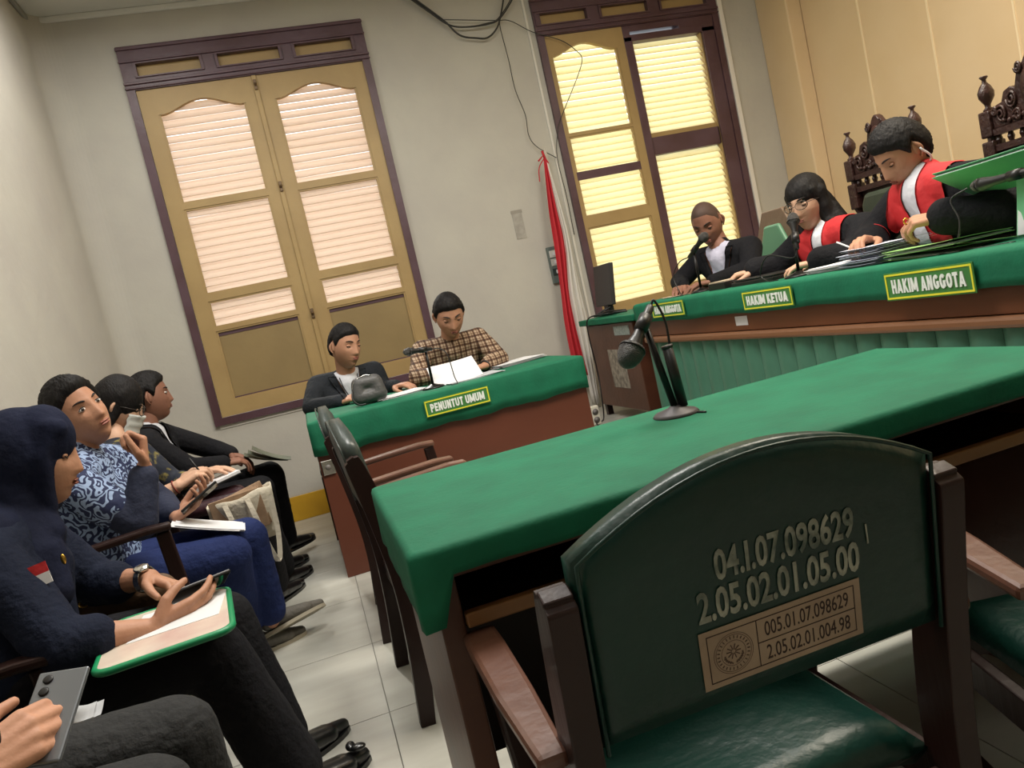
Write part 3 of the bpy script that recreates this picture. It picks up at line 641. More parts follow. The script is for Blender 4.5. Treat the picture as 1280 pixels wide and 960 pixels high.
hexo = [(-.21, .45), (-.21, .95), (-.10, 1.13), (.10, 1.13), (.21, .95), (.21, .45)]
obj('back_frame', MB().prism(hexo, -.24, -.20), mat('greyed_wood', '75604e', .5, .2, 30), t, bev=.006)
obj('back_pad', MB().prism([(x * .72, z if z < .5 else .5 + (z - .5) * .86) for x, z in hexo], -.205, -.175), mat('pale_green_vinyl', '5f8f70', .45), t, bev=.012)
obj('seat', MB().bx(-.23, .23, -.2, .22, .40, .46), MATS['pale_green_vinyl'], t, bev=.015)
for sx in (-.2, .2):
    for sy in (-.2, .19): obj('leg', MB().bx(sx - .02, sx + .02, sy - .02, sy + .02, 0, .42), wood, t)
for lab, x in (('chair hidden behind the table under the prosecutor in the dark suit', .17), ('chair hidden behind the table under the man in the plaid shirt', .93)):
    t = thing('plain_chair', lab, 'chair', (x, 4.98, 0), math.pi)
    obj('seat', MB().bx(-.22, .22, -.2, .2, .40, .45), vinyl_dk, t, bev=.015)
    for sx in (-.2, .2):
        for sy in (-.18, .18): obj('leg', MB().bx(sx - .02, sx + .02, sy - .02, sy + .02, 0, .4), wood, t)
    for sx in (-.2, .2): obj('back_post', MB().bx(sx - .018, sx + .018, -.2, -.165, .45, .74), wood, t)
    obj('backrest', MB().bx(-.2, .2, -.195, -.17, .56, .73), vinyl_dk, t, bev=.01)
# ================================================================ PEOPLE
def V3(*a): return Vector(a)
def head_geo(R, c, S=1.07, res=(84, 64), male=True, jaw=1.0):
    """parametric head; local x = its right, y = forward, z = up"""
    V = []; F = []; nu, nv = res
    for j in range(nv + 1):
        th = math.pi * j / nv
        for i in range(nu):
            a = 2 * math.pi * i / nu; dx, dy, dz = math.sin(th) * math.cos(a), math.sin(th) * math.sin(a), math.cos(th)
            x, y, z = .074 * dx, .094 * dy, .118 * dz
            if z < 0: k = (-z / .118); x *= 1 - .30 * jaw * k ** 1.6; y *= 1 if y > 0 else (1 - .42 * k)
            if y > 0: y = .089 * math.sin(a) * max(1 - abs(dz) ** (2.9 if z < 0 else 2.5), 0) ** .38 * (1 - .06 * abs(dx))
            if y > 0 and dy > .15:
                g = lambda v, s: math.exp(-(v / s) ** 2)
                if -.048 < z < .03: t = (.03 - z) / .065; wn = .0085 + .008 * max(0, min(t, 1)); y += (.002 + .016 * max(0, min(t, 1)) ** 1.2) * g(x, wn) * (1 if z > -.036 else max(0, 1 - (-.036 - z) / .010))
                y -= .0075 * (g(x - .031, .017) + g(x + .031, .017)) * g(z - .008, .013)
                y += .0035 * (g(x - .03, .02) + g(x + .03, .02)) * g(z - .030, .009)
                y += .004 * (g(x - .042, .018) + g(x + .042, .018)) * g(z + .022, .018)
                y += .0045 * g(x, .024) * g(z + .060, .012) - .004 * g(x, .024) * g(z + .0605, .0028)
                y -= .003 * g(x, .03) * g(z + .078, .007); y += .004 * g(x, .02) * g(z + .100, .014)
            V.append(c + R @ (V3(x, y, z) * S))
    for j in range(nv):
        for i in range(nu): a = j * nu + i; b = j * nu + (i + 1) % nu; F.append((a, a + nu, b + nu, b))
    mb = MB().add(V, F)
    for s in (-1, 1):                            # ears: rim and lobe
        P = [c + R @ (V3(s * (.0735 + .010 * math.sin(t * math.pi)), -.008 - .012 * math.sin(t * math.pi * 1.0), .030 - .062 * t) * S) for t in [k / 8 for k in range(9)]]
        mb.tube(P, [.0035 * S + .0035 * S * math.sin(math.pi * min(1, k / 8 + .12)) for k in range(9)], 8)
        mb.ell(c + R @ (V3(s * .075, -.006, .002) * S), (.006 * S, .012 * S, .024 * S), R, 10, 8)
    me = mb.mesh('head'); fixn(me); return me
def hair_geo(R, c, S, line, thick=.012, back=1.0, res=(84, 64), rough=.0015, seed=1):
    """shell over the skull; line(azimuth deg from front, signed) -> lower z limit in head units"""
    rnd = random.Random(seed); nu, nv = res; V = []; F = []; T = []
    nz = [[rnd.uniform(-1, 1) for _ in range(nu)] for _ in range(nv + 1)]
    for j in range(nv + 1):
        th = math.pi * j / nv
        for i in range(nu):
            a = 2 * math.pi * i / nu; dx, dy, dz = math.sin(th) * math.cos(a), math.sin(th) * math.sin(a), math.cos(th)
            x, y, z = .074 * dx, .094 * dy, .118 * dz
            if z < 0: k = (-z / .118); x *= 1 - .30 * k ** 1.6; y *= (1 - .10 * k) if y > 0 else (1 - .42 * k)
            if y > 0: y = .089 * math.sin(a) * max(1 - abs(dz) ** (2.9 if z < 0 else 2.5), 0) ** .38 * (1 - .06 * abs(dx))
            az = math.degrees(math.atan2(dx, dy)); e = z - line(az); t = min(1, max(-1, e / .016)); th_ = thick * (t if t < 0 else t ** .6) + rough * nz[j][i] * max(t, 0)
            n = V3(dx, dy, dz); V.append(c + R @ ((V3(x, y, z) + n * th_) * S)); T.append(t)
    for j in range(nv):
        for i in range(nu):
            a = j * nu + i; b = j * nu + (i + 1) % nu; f = (a, a + nu, b + nu, b)
            if max(T[q] for q in f) > -.9: F.append(f)
    me = bpy.data.meshes.new('hair'); me.from_pydata(V, [], F); fixn(me)
    bm = bmesh.new(); bm.from_mesh(me); bmesh.ops.delete(bm, geom=[v for v in bm.verts if not v.link_faces], context='VERTS'); bm.to_mesh(me); bm.free()
    me.polygons.foreach_set('use_smooth', [True] * len(me.polygons)); return me
def short_line(front=.068, side=.022, back=-.055, temple=.05):
    def f(az):
        a = abs(az)
        if a < 38: return front - .006 * (a / 38) ** 2
        if a < 62: return front + (temple - front) * (a - 38) / 24 - .004
        if a < 80: return temple + (side - .02 - temple) * (a - 62) / 18
        if a < 100: return side - .02 + .035 * math.sin((a - 80) / 20 * math.pi / 2)
        if a < 118: return side + .015 - (side + .015 - back) * (a - 100) / 18
        return back
    return f
def hand_prims(mb, wr, d, n, thumb, curl=(.35, .45, .35), S=1.0, spread=.10, fan=0, pinch=0, fcurl=None):
    """wrist point, finger direction, palm normal; thumb = +1/-1: side (d x n) on which the thumb sits"""
    d = Vector(d).normalized(); n = Vector(n); n = (n - d * n.dot(d)).normalized(); s = d.cross(n) * thumb
    wr = Vector(wr); S *= 1.05
    spec = [(.026, .078, (.040, .025, .021)), (.0085, .082, (.044, .028, .022)), (-.0095, .078, (.040, .026, .021)), (-.0265, .070, (.032, .020, .019))]
    n0 = n
    for k, (so, L, seg) in enumerate(spec):
        kn = wr + d * L * S + s * so * S * 1.02 - n0 * (.003 if k in (1, 2) else 0) * S
        rc(mb, wr + s * so * .55 * S, .0145 * S, kn, .0112 * S)
        f = (d + s * (so / .026) * spread).normalized(); nf = (n0 - f * n0.dot(f)).normalized(); p = kn; r = .0098 if k < 3 else .0086; cu = fcurl[k] if fcurl else 1
        for q, l in enumerate(seg):
            a = curl[q] * cu * (1 + .08 * k); f, nf = (f * math.cos(a) + nf * math.sin(a)).normalized(), (nf * math.cos(a) - f * math.sin(a)).normalized()
            p2 = p + f * l * S; rc(mb, p, r * S, p2, r * .90 * S); p = p2; r *= .90
    b0 = wr + s * .018 * S + d * .012 * S; d1 = (d * .62 + s * .72 + n * (.30 + pinch)).normalized(); b1 = b0 + d1 * .040 * S
    rc(mb, b0, .0155 * S, b1, .0125 * S); d2 = (d * .88 + s * (.30 - pinch * .5) + n * (.32 + pinch)).normalized(); b2 = b1 + d2 * .034 * S; rc(mb, b1, .0120 * S, b2, .0102 * S)
    d3 = (d * .95 + s * .08 + n * (.25 + pinch)).normalized(); rc(mb, b2, .0100 * S, b2 + d3 * .026 * S, .0082 * S)
def look_R(look, upv):
    y = Vector(look).normalized(); z = Vector(upv); z = (z - y * z.dot(y)).normalized(); x = y.cross(z); return Matrix((x, y, z)).transposed()
def face_parts(P, R, c, S, eyes='down', lips=True, brow=1, female=False, mask=False):
    def at(x, y, z): return c + R @ (V3(x, y, z) * S) - P['o']
    root = P['body']
    for s in (-1, 1):
        b = MB(); pts = [at(s * (.014 + .033 * t), .0885 - .020 * t ** 1.6 - .0005, .027 + .006 * math.sin(t * 2.4)) for t in [k / 6 for k in range(7)]]
        b.tube(pts, [.0015 * S, .0030 * S * brow, .0034 * S * brow, .0032 * S * brow, .0028 * S * brow, .002 * S, .001 * S], 6); obj('eyebrow', b, brow_m, root, sm=True)
        if eyes == 'open':
            e = obj('eye', MB().ell(at(s * .031, .0735, .0075), (.0125 * S, .0085 * S, .0062 * S), R, 14, 10), eyew_m, root, sm=True)
            obj('iris', MB().ell(at(s * .031 + .002, .0805, .0078), (.0056 * S, .0024 * S, .0052 * S), R, 10, 8), iris_m, e, sm=True)
            pts = [at(s * .031 + .0135 * u, .0795 - .004 * u * u, .0075 + .0075 * (1 - u * u) ** .5 * .9) for u in (-1, -.6, -.2, .2, .6, 1)]
            obj('eyelid', MB().tube(pts, .0014 * S, 6), brow_m, e, sm=True)
        else:
            e = obj('eye', MB().ell(at(s * .031, .0708, .0085), (.0150 * S, .0075 * S, .0068 * S), R, 14, 10), P['skin'], root, sm=True)
            pts = [at(s * .031 + .0135 * u, .0780 - .004 * u * u, .0065 - .0045 * (1 - u * u) ** .5) for u in (-1, -.6, -.2, .2, .6, 1)]
            obj('eyelashes', MB().tube(pts, .0015 * S, 6), brow_m, e, sm=True)
    if lips and not mask:
        b = MB(); b.ell(at(0, .0868, -.0560), (.0200 * S, .0050 * S, .0034 * S), R, 14, 8); b.ell(at(0, .0862, -.0640), (.0175 * S, .0055 * S, .0042 * S), R, 14, 8); obj('lips', b, lip_m, root, sm=True)
def arm_sleeve(mb, J, s, r=(.060, .050, .040), to=1.0):
    sh, el, wr = [Vector(J[k + s]) for k in ('sh', 'el', 'wr')]
    rc(mb, sh, r[0], el, r[1])
    if to > 0: rc(mb, el, r[1], el + (wr - el) * to, r[1] + (r[2] - r[1]) * to)
def torso_prims(mb, J, w=.085, r=(.100, .108, .100), grow=0, low=None):
    """pelvis, waist, chest as side-by-side round shapes, shoulders, neck base"""
    pe, ch, ne = [Vector(J[k]) for k in ('pelvis', 'chest', 'neck')]; shR, shL = Vector(J['shR']), Vector(J['shL']); ax = (shL - shR).normalized()
    base = Vector(low) if low else pe; wa = base.lerp(ch, .45)
    for s in (-1, 1):
        rc(mb, base + ax * s * w * .85, r[0] + grow, wa + ax * s * w * .62, r[0] * .93 + grow); rc(mb, wa + ax * s * w * .62, r[0] * .93 + grow, ch + ax * s * w * .75, r[1] + grow)
        sh = shL if s > 0 else shR; rc(mb, ch + ax * s * w * .75, r[1] * .96 + grow, sh.lerp(ne, .25) - V3(0, 0, .03), .062 + grow); rc(mb, ne - V3(0, 0, .035), .055 + grow, sh, .054 + grow)
    rc(mb, ch, r[1] * .9 + grow, ne - V3(0, 0, .06), .075 + grow)
def leg_prims(mb, J, r=(.092, .068, .055), sides='RL', flare=0):
    for s in sides:
        pe = Vector(J['pelvis']); ax = (Vector(J['shL']) - Vector(J['shR'])).normalized() * (1 if s == 'L' else -1)
        rc(mb, pe + ax * .085, r[0], Vector(J['kn' + s]), r[1]); rc(mb, Vector(J['kn' + s]), r[1], Vector(J['an' + s]), r[2] + flare)
def shoe(P, J, s, m, sole=None, name='shoe', low=False):
    an, to = Vector(J['an' + s]), Vector(J['to' + s]); o = P['o']; d = (to - an); d.z = 0; d.normalize()
    heel = V3(an.x, an.y, 0) - d * .045; toe = heel + d * .285; zb = J.get('shz' + s, (0, 0)); heel.z = zb[0]; toe.z = zb[1]; dd = (toe - heel).normalized(); sd = dd.cross(V3(0, 0, 1)).normalized(); up_ = sd.cross(dd)
    if 'roll' + s in J: q = Matrix.Rotation(J['roll' + s], 3, dd); sd = q @ sd; up_ = q @ up_
    mb = MB(); rc(mb, heel + dd * .04 + up_ * .052, .036, heel + dd * .09 + up_ * .055, .038)
    for a in (-1, 1): rc(mb, heel + dd * .09 + up_ * .048 + sd * a * .006, .034, heel + dd * .20 + up_ * .030 + sd * a * .014, .026)
    rc(mb, heel + dd * .20 + up_ * .030, .028, heel + dd * .262 + up_ * .022, .020)
    me = blob_mesh('shoe', mb, .006, 2); me.transform(Matrix.Translation(-o)); so = obj(name, me, m, P['body'])
    V = []; out = []
    for k in range(20):
        t = k / 20 * 2 * math.pi; l = .14 + .142 * math.cos(t); wdt = (.036 + .012 * math.cos(t)) * math.sin(t); out.append((l, wdt))
    for z in (0, .014): V += [heel + dd * l + sd * w_ + up_ * z - o for l, w_ in out]
    b = MB().add(V, [tuple(range(20)), tuple(range(39, 19, -1))] + [(i, i + 20, (i + 1) % 20 + 20, (i + 1) % 20) for i in range(20)])
    obj('sole', b, sole or m, so)
def person(label, J, skin, look, upv, S=1.07, hands='RL', hand_kw={}, fore=(), hz=.008, group=None, legs='RL', male=True, body_top=None, jaw=1.0, nohead=False):
    J = {k: (Vector(v) if k[:4] not in ('roll', 'shzR', 'shzL') else v) for k, v in J.items()}
    o = V3(J['pelvis'].x, J['pelvis'].y, J.get('floor', V3(0, 0, 0)).z)
    P = {'o': o, 'J': J, 'skin': skins[skin]}; meshes = []
    mb = MB(); torso_prims(mb, J, w=.070, r=(.085, .090, .085)); rc(mb, J['neck'] - V3(0, 0, .05), .055 * S, J['neck'] + V3(0, 0, .01), .051 * S)
    R = look_R(look, upv); c = J['head']; P['R'] = R; P['c'] = c; P['S'] = S
    if not nohead: rc(mb, J['neck'] - V3(0, 0, .01), .052 * S, c + R @ V3(0, -.025, -.055) * S, .048 * S)
    for s in 'RL':
        if 'el' + s in J: rc(mb, J['sh' + s], .044, J['el' + s], .036); rc(mb, J['el' + s], .036, J['wr' + s], .027)
    leg_prims(mb, J, (.078, .055, .036), legs)
    for s in legs: rc(mb, J['an' + s], .034, V3(J['an' + s].x, J['an' + s].y, J['floor'].z + .05) if 'floor' in J else J['an' + s] - V3(0, 0, .05), .030)
    meshes.append(blob_mesh('body', mb, .0105, 3))
    if not nohead: meshes.append(head_geo(R, c, S, jaw=jaw))
    for s in hands:
        mb = MB(); el, wr, ha, fi = J.get('el' + s), J['wr' + s], J['ha' + s], J['fi' + s]
        kw = dict(curl=(.3, .4, .3), n=(0, 0, -1)); kw.update(hand_kw.get(s, {})); n = kw.pop('n'); d = kw.pop('d', None) or (fi - wr)
        if el is not None: rc(mb, el.lerp(wr, .15), .040, el.lerp(wr, .5), .036); rc(mb, el.lerp(wr, .5), .036, wr, .0255)
        th = kw.pop('thumb', None)
        if th is None: th = 1 if s == 'R' else -1
        hand_prims(mb, wr, d, n, th, S=S, **kw); meshes.append(blob_mesh('hand', mb, .0040, 2))
    me = join_meshes('person', meshes); me.transform(Matrix.Translation(-o))
    body = obj('person', me, skins[skin], None, o); tag(body, label, 'person', group); P['body'] = body
    for m in meshes: bpy.data.meshes.remove(m)
    return P
def wear(P, name, mb, m, vox=.0085, smooth=3, disp=.008, dscale=.09, label=None, parent=None):
    me = blob_mesh(name, mb, vox, smooth, disp, dscale); me.transform(Matrix.Translation(-P['o'])); o = obj(name, me, m, parent or P['body'])
    if label: o['label'] = label
    return o
def wear_split(P, mb, planes, classify, push, specs, vox=.0085, smooth=3, disp=.007, dscale=.09):
    me = blob_mesh('c', mb, vox, smooth, disp, dscale); parts = split_mesh(me, planes, classify, push)
    for k, (nm, m, lab) in specs.items():
        if k in parts:
            parts[k].transform(Matrix.Translation(-P['o'])); o = obj(nm, parts[k], m, P['body'])
            if lab: o['label'] = lab
def chest_frame(J):
    ax = (J['shL'] - J['shR']).normalized(); upx = (J['neck'] - J['pelvis']).normalized(); fwd = upx.cross(ax).normalized() * 1
    upx = (upx - ax * upx.dot(ax)).normalized(); fwd = ax.cross(upx); return ax, fwd, upx   # fwd fixed by caller's sign
def suit(P, jacket_m, shirt_m, depth=.24, half=.062, facing=None, lap=.045, sleeves=1.0, low=None, tie=None, labj=None, hem=None):
    J = P['J']; mb = MB(); torso_prims(mb, J, grow=.012, low=low)
    for s in 'RL': arm_sleeve(mb, J, s, (.066, .056, .044), sleeves)
    rc(mb, J['neck'] - V3(0, 0, .03), .068, J['neck'] + V3(0, 0, .005), .060)
    ax, fwd, upx = chest_frame(J)
    if facing is not None and fwd.dot(Vector(facing)) < 0: fwd = -fwd
    bot = J['neck'] - upx * depth; top = J['neck'] + upx * .02
    def line(h): a = (top + ax * h - bot).normalized(); return (bot, a.cross(fwd).normalized())
    planes = [line(half), line(-half), line(half + lap), line(-half - lap), (top, fwd)]
    kk = lambda h: h / (top - bot).length
    def cls(c, n):
        q = c - bot; u = q.dot(ax); v = q.dot(upx)
        if q.dot(fwd) < -.02 or (c - J['neck']).dot(fwd) < .0: return 'j'
        if v < 0: return 'j'
        L = (top - bot).length
        if abs(u) < half * v / L: return 's'
        if abs(u) < (half + lap) * v / L and v < L * .96: return 'l' if u < 0 else 'm'
        return 'j'
    wear_split(P, mb, planes, cls, {'l': .006, 'm': .006, 's': -.004}, {'j': ('jacket', jacket_m, labj), 's': ('shirt', shirt_m, 'white shirt front'), 'l': ('lapel', jacket_m, None), 'm': ('lapel', jacket_m, None)})
    P['ax'], P['fwd'], P['upx'] = ax, fwd, upx

Z = V3(0, 0, 1)
# ---- woman in headscarf, nearest on the left
J = dict(head=(-.700, 2.200, 1.035), neck=(-.770, 2.18, .925), chest=(-.800, 2.13, .765), pelvis=(-.800, 2.08, .515),
 shR=(-.775, 1.985, .835), elR=(-.645, 1.87, .640), wrR=(-.470, 1.935, .598), haR=(-.425, 1.97, .59), fiR=(-.375, 1.995, .600),
 shL=(-.790, 2.33, .825), elL=(-.675, 2.33, .655), wrL=(-.520, 2.235, .650), haL=(-.45, 2.2, .625), fiL=(-.40, 2.14, .600),
 knR=(-.375, 1.985, .485), anR=(-.275, 2.02, .12), toR=(-.16, 2.10, 0), knL=(-.37, 2.22, .485), anL=(-.31, 2.22, .12), toL=(-.19, 2.32, 0))
P = person('woman in a navy headscarf and dark uniform holding a phone over a green folder', J, 'mid', (.97, .12, -.16), (.05, 0, 1), S=1.05,
  hand_kw={'R': dict(n=(0, .9, .35), curl=(.25, .35, .25), thumb=1, pinch=.1), 'L': dict(n=(0, -.5, -.8), curl=(.45, .6, .4))})
face_parts(P, P['R'], P['c'], P['S'], 'down', female=True)
mb = MB(); c, R = P['c'], P['R']
mb.ell(c + R @ V3(0, -.028, .012), (.098, .108, .130), R, 24, 16); rc(mb, c + R @ V3(0, -.045, -.05), .092, J['neck'] and V3(-.775, 2.18, .90), .100)
rc(mb, V3(-.78, 2.18, .90), .105, V3(-.735, 2.10, .79), .085); rc(mb, V3(-.79, 2.06, .885), .075, V3(-.79, 2.30, .875), .075); rc(mb, c + R @ V3(0, -.06, -.09), .07, V3(-.70, 2.13, .85), .05)
rc(mb, V3(-.73, 2.10, .80), .08, V3(-.69, 2.06, .72), .045)
for s in (-1, 1): rc(mb, c + R @ V3(s * .055, .050, .085), .026, c + R @ V3(s * .078, .028, .01), .020); rc(mb, c + R @ V3(s * .078, .028, .01), .020, c + R @ V3(s * .045, .025, -.115), .028)
rc(mb, c + R @ V3(-.05, .064, .078), .026, c + R @ V3(.05, .064, .078), .026); rc(mb, c + R @ V3(0, .0, .08), .05, c + R @ V3(0, .055, .078), .032); rc(mb, c + R @ V3(-.04, .018, -.120), .026, c + R @ V3(.04, .018, -.120), .026)
mb.ell(c + R @ V3(0, .022, .055), (.082, .078, .088), R, 20, 14)
wear(P, 'headscarf', mb, hijab_m, .007, 3, .010, .12)
mb = MB(); torso_prims(mb, P['J'], grow=.020); [arm_sleeve(mb, P['J'], s, (.074, .062, .056), t) for s, t in (('R', .32), ('L', .35))]
sh = wear(P, 'uniform_shirt', mb, navy_cl, .0085, 3, .014, .10)
mb = MB(); leg_prims(mb, P['J'], (.105, .082, .085)); rc(mb, V3(-.8, 2.0, .52), .10, V3(-.8, 2.17, .52), .10); wear(P, 'trousers', mb, black_cl, .0095, 3, .012, .12)
for s in 'RL': shoe(P, P['J'], s, leather)
mb = MB(); mb.ell(V3(-.105, 2.115, .062) - P['o'], (.022, .016, .010)); mb.ell(V3(-.125, 2.135, .062) - P['o'], (.014, .022, .010)); obj('shoe_bow', mb, leather, P['body'], sm=True)
# flag patch on the sleeve, and pin
M = frame_mat(V3(-.672, 1.925, .795) - P['o'], (.98, .1, .15), (.1, -.95, .25))
for nm, z0, z1, mm in (('flag_patch_red', 0, .024, red_cl), ('flag_patch_white', -.026, 0, white_p)):
    m_ = MB().bx(-.028, .028, z0, z1, 0, .003).mesh('p'); fix(m_); m_.transform(M); o = obj(nm, m_, mm, sh); o['label'] = nm.replace('_', ' ') + ' half on the sleeve'
obj('brooch', MB().ell(V3(-.640, 2.02, .80) - P['o'], (.006, .005, .013)), gold, P['body'], sm=True)
# watch on the far wrist
b = MB(); wv = (P['J']['wrL'] - P['J']['elL']).normalized(); sd = wv.orthogonal().normalized(); q = wv.cross(sd); cw = P['J']['elL'].lerp(P['J']['wrL'], .90) - P['o']
for k in range(18): a = k / 18 * 2 * math.pi; b.box(cw + (sd * math.cos(a) + q * math.sin(a)) * .033, (.0125, .018, .004), Matrix((q * math.cos(a) - sd * math.sin(a), wv, sd * math.cos(a) + q * math.sin(a))).transposed())
wt = obj('wristwatch', b, chrome, P['body'], bev=.001); dn = (sd * .2 + q).normalized(); b = MB(); b.lathe([(.019, -.002), (.020, .005), (.016, .007)], cw + V3(.0, -.3, 1).normalized() * .033, V3(0, -.3, 1), 18); obj('watch_case', b, chrome, wt, sm=True)

# ---- man in batik
J = dict(head=(-.790, 3.05, 1.118), neck=(-.825, 3.05, .975), chest=(-.835, 3.02, .800), pelvis=(-.83, 3.00, .515),
 shR=(-.820, 2.865, .890), elR=(-.645, 2.83, .715), wrR=(-.592, 2.87, .895), haR=(-.577, 2.9, .968), fiR=(-.555, 2.91, 1.01),
 shL=(-.770, 3.23, .905), elL=(-.650, 3.26, .700), wrL=(-.578, 3.10, .660), haL=(-.529, 3.08, .669), fiL=(-.490, 3.07, .70),
 knR=(-.42, 3.0, .49), anR=(-.470, 3.24, .12), toR=(-.29, 3.31, 0), knL=(-.365, 3.18, .495), anL=(-.36, 3.24, .17), toL=(-.19, 3.32, .0), shzL=(.065, .085), rollL=-.5)
P = person('man in a blue and white batik shirt with his fist raised by his chin', J, 'mid', (.70, -.66, .18), (-.40, -.02, .92), S=1.10, jaw=.75,
  hand_kw={'R': dict(n=(-.75, -.25, 0), d=(.12, .25, 1), curl=(1.0, 1.25, .9), spread=.02, pinch=.2), 'L': dict(n=(.2, -.2, .9), curl=(.4, .5, .4), d=(.8, -.1, .35))})
face_parts(P, P['R'], P['c'], P['S'], 'open')
h = hair_geo(P['R'], P['c'], P['S'], short_line(.070, .015, -.06, .045), .020, rough=.003); h.transform(Matrix.Translation(-P['o'])); obj('hair', h, hair_m, P['body'])
mb = MB(); torso_prims(mb, P['J'], grow=.020); rc(mb, P['J']['neck'] - V3(0, 0, .03), .070, P['J']['neck'] + V3(0, 0, .005), .063)
for s in 'RL': rc(mb, P['J']['sh' + s], .074, P['J']['sh' + s].lerp(P['J']['el' + s], .62), .069)
m = mat('batik_cloth', '16203f', .8, .3, 50); nt = m.node_tree; N = nt.nodes; L = nt.links; bs = N['Principled BSDF']
tc = N.new('ShaderNodeTexCoord'); n1 = N.new('ShaderNodeTexNoise'); n1.inputs['Scale'].default_value = 14; n1.inputs['Detail'].default_value = 2
mixv = N.new('ShaderNodeMix'); mixv.data_type = 'VECTOR'; mixv.inputs[0].default_value = .16; L.new(tc.outputs['Object'], n1.inputs[0]); L.new(tc.outputs['Object'], mixv.inputs[4]); L.new(n1.outputs['Color'], mixv.inputs[5])
vo = N.new('ShaderNodeTexVoronoi'); vo.inputs['Scale'].default_value = 17; L.new(mixv.outputs[1], vo.inputs['Vector'])
mu = N.new('ShaderNodeMath'); mu.operation = 'MULTIPLY'; mu.inputs[1].default_value = 21; si = N.new('ShaderNodeMath'); si.operation = 'SINE'; L.new(vo.outputs['Distance'], mu.inputs[0]); L.new(mu.outputs[0], si.inputs[0])
rp = N.new('ShaderNodeValToRGB'); rp.color_ramp.elements[0].position = .46; rp.color_ramp.elements[0].color = lin('1a2448'); rp.color_ramp.elements[1].position = .60; rp.color_ramp.elements[1].color = lin('8fa3c4')
ad = N.new('ShaderNodeMath'); ad.operation = 'MULTIPLY_ADD'; ad.inputs[1].default_value = .5; ad.inputs[2].default_value = .5; L.new(si.outputs[0], ad.inputs[0]); L.new(ad.outputs[0], rp.inputs[0]); L.new(rp.outputs[0], bs.inputs['Base Color'])
wear(P, 'batik_shirt', mb, m, .0085, 3, .010, .10, 'navy shirt front with pale blue curling batik pattern')
dk = mat('navy_sleeve', '1a2138', .85, .4, 50)
for s, t in (('R', .80), ('L', .75)):
    mb = MB(); sh_, el_, wr_ = [P['J'][k + s] for k in ('sh', 'el', 'wr')]; rc(mb, sh_.lerp(el_, .50), .060, el_, .062); rc(mb, el_, .062, el_.lerp(wr_, t), .050)
    wear(P, 'sleeve', mb, dk, .0085, 3, .010, .09, 'plain navy lower sleeve')
mb = MB(); leg_prims(mb, P['J'], (.100, .080, .066)); rc(mb, V3(-.83, 2.92, .52), .10, V3(-.83, 3.09, .52), .10); wear(P, 'trousers', mb, blue_tr, .0095, 3, .012, .12)
for s in 'RL': shoe(P, P['J'], s, grey_shoe, sole_m)

# ---- woman in a face mask
J = dict(head=(-.792, 3.65, 1.108), neck=(-.825, 3.60, .965), chest=(-.825, 3.57, .79), pelvis=(-.82, 3.55, .515),
 shR=(-.820, 3.44, .880), elR=(-.740, 3.42, .690), wrR=(-.600, 3.42, .735), haR=(-.556, 3.44, .76), fiR=(-.515, 3.45, .775),
 shL=(-.790, 3.76, .880), elL=(-.670, 3.78, .700), wrL=(-.540, 3.66, .737), haL=(-.493, 3.62, .75), fiL=(-.440, 3.59, .745),
 knR=(-.37, 3.6, .50), anR=(-.37, 3.85, .12), toR=(-.30, 3.98, 0), knL=(-.36, 3.78, .50), anL=(-.344, 4.08, .12), toL=(-.25, 4.22, 0))
P = person('woman with black hair, glasses and a white face mask writing in a notebook', J, 'pale', (.86, .18, -.48), (.42, 0, .9), S=1.04,
  hand_kw={'R': dict(n=(.1, .3, -.8), curl=(.55, .7, .5), pinch=.3), 'L': dict(n=(0, 0, -1), curl=(.15, .2, .15))})
face_parts(P, P['R'], P['c'], P['S'], 'down', mask=True)
c, R, S = P['c'], P['R'], P['S']
mb = MB(); mb.ell(c + R @ V3(0, -.010, .032), (.088, .102, .112), R, 24, 16); rc(mb, c + R @ V3(0, -.055, -.02), .082, c + R @ V3(0, -.065, -.10), .050)
for s in (-1, 1): rc(mb, c + R @ V3(s * .060, -.005, .05), .030, c + R @ V3(s * .070, -.012, -.06), .022)
wear(P, 'hair', mb, hair_m, .006, 2, .006, .05)
mk = mat('mask_cloth', 'c9cdc8', .8); b = MB(); nu, nv = 16, 10; V = []; F = []
for j in range(nv + 1):
    for i in range(nu + 1):
        u = -1 + 2 * i / nu; v = j / nv; x = .062 * u; z = -.012 - .086 * v; y = .098 * math.cos(u * 1.05) + .016 * (1 - u * u) * (1 - .5 * v) + .0025 * math.sin(v * 16); V.append(c + R @ (V3(x, y, z) * S) - P['o'])
for j in range(nv):
    for i in range(nu): a = j * (nu + 1) + i; F.append((a, a + 1, a + nu + 2, a + nu + 1))
me = bpy.data.meshes.new('mask'); me.from_pydata(V, [], F); me.polygons.foreach_set('use_smooth', [True] * len(F)); o = obj('face_mask', me, mk, P['body']); sd_ = o.modifiers.new('s', 'SOLIDIFY'); sd_.thickness = .002
